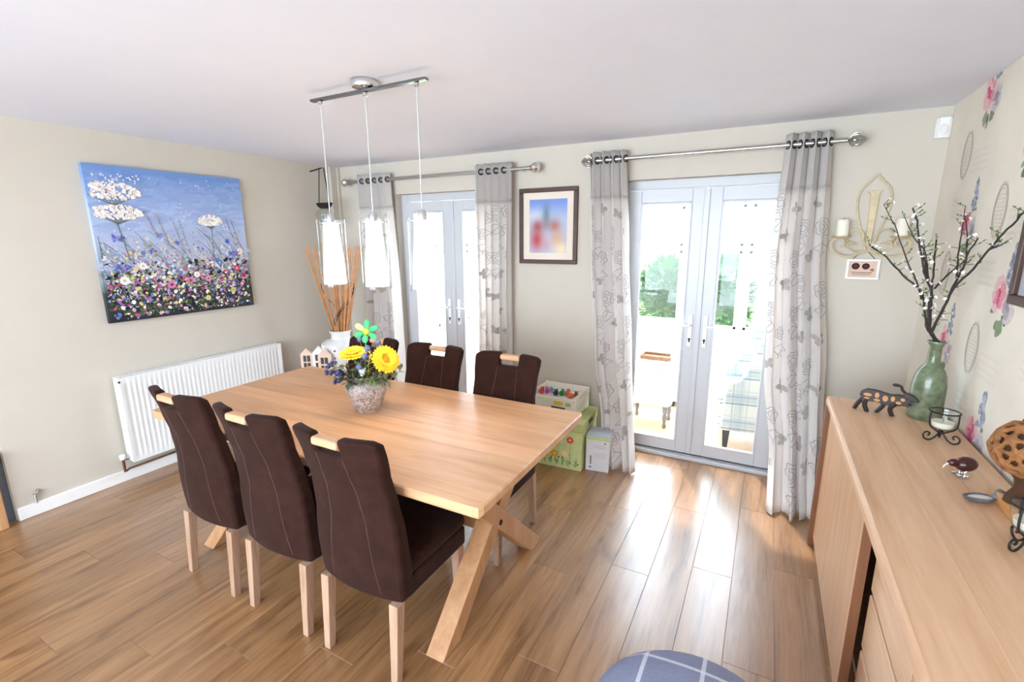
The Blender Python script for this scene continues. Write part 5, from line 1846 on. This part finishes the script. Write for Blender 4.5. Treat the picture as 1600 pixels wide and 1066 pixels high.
for (u, v, a_, b_) in ((-0.058, 0.086, 0.017, 0.008), (-0.022, 0.09, 0.009, 0.014), (-0.02, 0.066, 0.013, 0.006), (0.010, 0.08, 0.011, 0.015), (0.038, 0.084, 0.008, 0.013), (0.06, 0.07, 0.011, 0.007), (0.074, 0.088, 0.009, 0.008), (-0.06, 0.068, 0.011, 0.005)):
    MB().prism([(u + a_ * math.cos(2 * PI * i / 10), v + b_ * math.sin(2 * PI * i / 10)) for i in range(10)], 'y', -0.0138, 0.0138).build('inlay', 'figure_amber', an)


def tealight(loc, rz, s, label):
    root = thing('candle_holder', label, 'candle holder', loc, rz, 'scrolled glass candle holders on the sideboard')
    m = MB()
    m.lathe([(0.0, 0.0), (0.022 * s, 0.002), (0.037 * s, 0.014 * s), (0.043 * s, 0.04 * s), (0.044 * s, 0.075 * s), (0.045 * s, 0.077 * s)], 28, (0, 0, 0.048 * s), False, False)
    m.build('glass_cup', 'cup_glass', root, smooth=True)
    MB().tube([(0.0465 * s * math.cos(a), 0.0465 * s * math.sin(a), 0.122 * s) for a in [2 * PI * i / 28 for i in range(28)]], 0.0028 * s, 6, True).build('ring', 'dark_metal', root, smooth=True)
    for k in range(3):
        a = 2 * PI * k / 3 + R(200)
        e = Vector((math.cos(a), math.sin(a), 0))
        foot = [(0.006, 0.034), (0.024, 0.012), (0.042, 0.004), (0.058, 0.012), (0.062, 0.027), (0.053, 0.037), (0.042, 0.034), (0.040, 0.026), (0.046, 0.022)]
        fm = MB().tube(crv([e * q * s + Vector((0, 0, z * s)) for q, z in foot]), 0.0032 * s, 7)
        fm.build('scroll_foot', 'dark_metal', root, smooth=True)
        st = [(0.006, 0.034), (0.02, 0.044), (0.042, 0.062), (0.048, 0.085), (0.0475, 0.12)]
        MB().tube(crv([e * q * s + Vector((0, 0, z * s)) for q, z in st]), 0.003 * s, 7).build('upright', 'dark_metal', root, smooth=True)
    MB().ball((0, 0, 0.036 * s), 0.008 * s, 10, 8).build('hub', 'dark_metal', root, smooth=True)
    return root


tealight((0.69, 2.46, SZ), 0.0, 1.05, 'scrolled black candle holder with glass cup in front of the bottle vase')
tealight((0.685, 1.66, SZ), 0.35, 1.05, 'scrolled black candle holder cut by the right picture edge')
for k, (loc, lab) in enumerate((((0.69, 2.46, SZ + 0.055), 'cream wax in the candle cup before the bottle vase'), ((0.685, 1.66, SZ + 0.055), 'cream wax in the candle cup at the right picture edge'))):
    w_ = thing('tea_candle', lab, 'candle', loc, group='wax in the candle holders')
    MB().lathe([(0.02, 0), (0.034, 0.01), (0.038, 0.03), (0.0, 0.028)], 24, cap1=False).build('wax', 'candle', w_, smooth=True)
    MB().tube([(0, 0, 0.027), (0.001, 0, 0.042)], 0.001, 5).build('wick', 'dark_metal', w_)
# kiwi bird
kb = thing('kiwi_bird', 'small dark wooden kiwi bird standing on silver feet', 'figurine', (0.665, 2.115, SZ), R(15))
body = MB()
body.ball((0.012, 0, 0.045), (0.034, 0.026, 0.026), 18, 12, M=Matrix.Rotation(R(-12), 3, 'Y'))
body.ball((-0.022, 0, 0.047), (0.022, 0.014, 0.014), 14, 10)
body.build('body', 'kiwi_wood', kb, smooth=True)
MB().tube([(-0.038, 0, 0.045), (-0.05, 0, 0.036), (-0.056, 0, 0.02)], [0.005, 0.003, 0.0012], 8).build('beak', 'silver', kb, smooth=True)
for s_ in (-1, 1):
    f = MB()
    f.tube([(0.012, s_ * 0.012, 0.026), (0.006, s_ * 0.014, 0.013), (0.01, s_ * 0.014, 0.004)], [0.006, 0.004, 0.004], 8)
    for a in (-0.5, 0, 0.5):
        f.tube([(0.01, s_ * 0.014, 0.004), (0.01 - 0.024 * math.cos(a), s_ * 0.014 + 0.024 * math.sin(a), 0.003)], [0.004, 0.002], 6)
    f.ball((0.014, s_ * 0.014, 0.005), 0.005, 8, 6)
    f.build('foot', 'silver', kb, smooth=True)
# small grey ceramic bird dish
gd = thing('bird_dish', 'small grey bird shaped dish with upright tail', 'dish', (0.665, 1.925, SZ), R(20))
m = MB()
vs, fs, NN = [], [], 24
for (k, z) in ((0.5, 0.0), (0.85, 0.006), (1.0, 0.018), (0.9, 0.019), (0.7, 0.011), (0.02, 0.010)):
    for j in range(NN):
        a = 2 * PI * j / NN
        xx = 0.042 * k * math.cos(a)
        xx = xx * 1.25 if xx < 0 else xx
        vs.append((xx, 0.024 * k * math.sin(a) * (1 - 0.3 * (math.cos(a) < 0) * -math.cos(a)), z))
for i in range(5):
    for j in range(NN):
        j2 = (j + 1) % NN
        fs.append((i * NN + j, i * NN + j2, (i + 1) * NN + j2, (i + 1) * NN + j))
fs += [tuple(range(NN - 1, -1, -1)), tuple(range(5 * NN, 6 * NN))]
m.add(vs, fs).build('bowl', 'shell_grey', gd, smooth=True)
MB().prism([(0.03, 0.012), (0.042, 0.012), (0.062, 0.036), (0.06, 0.044), (0.05, 0.042), (0.036, 0.026)], 'y', -0.011, 0.011).build('tail', 'shell_grey', gd, bevel=0.004, seg=3, smooth=True)
MB().ball((0, 0, 0.0125), (0.036, 0.018, 0.006), 16, 8).build('glaze_pool', 'ceramic', gd, smooth=True)
# carved lattice ball on a wooden stand
BZ, BR_ = 0.215, 0.083
cbz = thing('carved_ball', 'pierced carved wooden ball on a light wood stand by the papered wall', 'ornament', (0.722, 1.86, SZ))
bm = bmesh.new()
bmesh.ops.create_icosphere(bm, subdivisions=2, radius=BR_)
for v in bm.verts:
    v.co += Vector((mnoise.noise(v.co * 43), mnoise.noise(v.co * 57 + Vector((3, 1, 2))), mnoise.noise(v.co * 51 + Vector((9, 4, 2))))) * 0.011
    v.co = v.co.normalized() * BR_ * (1 + 0.04 * mnoise.noise(v.co * 60))
    v.co.z += BZ
me = bpy.data.meshes.new('lattice')
bm.to_mesh(me)
bm.free()
me.materials.append(MATS['carved'])
lo = bpy.data.objects.new('lattice', me)
COL.objects.link(lo)
lo.parent = cbz
wm = lo.modifiers.new('pierced', 'WIREFRAME')
wm.thickness = 0.02
wm.use_even_offset = False
sm_ = lo.modifiers.new('worn', 'SUBSURF')
sm_.levels = sm_.render_levels = 1
MB().ball((0, 0, BZ), BR_ * 0.86, 16, 12).build('core', 'carved_dark', cbz, smooth=True)
MB().lathe([(0.02, 0.0), (0.026, 0.008), (0.012, 0.014)], 18, (0, 0, BZ + BR_ - 0.004)).build('cap', 'carved_dark', cbz, smooth=True)
MB().prism([(-0.05, 0.0), (0.14, 0.0), (0.13, 0.022), (0.05, 0.045), (-0.05, 0.045)], 'x', -0.018, 0.03).build('stand_base', 'figure_amber', cbz, bevel=0.002)
MB().lathe([(0.034, 0.0), (0.03, 0.02), (0.016, 0.05), (0.02, 0.075), (0.034, 0.092)], 24, (0.004, 0, 0.0455)).build('stand_neck', 'carved_dark', cbz, smooth=True)

# ------------------------------------------------------------------ checked stool in the foreground and things at the doorway
st_ = thing('checked_stool', 'round blue grey checked stool at the bottom of the picture', 'stool', (-0.065, 1.13, 0))
MB().lathe([(0.255, 0.06), (0.28, 0.09), (0.288, 0.2), (0.288, 0.34), (0.277, 0.39), (0.24, 0.425), (0.15, 0.444), (0.05, 0.452), (0.0, 0.452)], 48, cap1=False).build('cushion', 'stool_check', st_, smooth=True)
for k in range(4):
    a = PI / 4 + k * PI / 2
    MB().lathe([(0.014, 0), (0.022, 0.065)], 12, (0.15 * math.cos(a), 0.15 * math.sin(a), 0)).build('foot', 'leg_wood', st_, smooth=True)
hs_ = thing('wooden_chair', 'orange wooden chair just inside the doorway at the left edge', 'chair', (XL - 0.14, 0.66, 0))
for xx in (-0.2, 0.17):
    for yy in (-0.19, 0.17):
        MB().box(xx - 0.02, xx + 0.02, yy - 0.02, yy + 0.02, 0.0, 0.44 if xx > 0 else 0.9).build('leg', 'leg_wood', hs_, bevel=0.004)
MB().box(-0.22, 0.2, -0.22, 0.2, 0.441, 0.47).build('seat', 'leg_wood', hs_, bevel=0.006)
for zz in (0.6, 0.72, 0.84):
    MB().box(-0.21, -0.19, -0.17, 0.15, zz, zz + 0.06).build('slat', 'leg_wood', hs_)
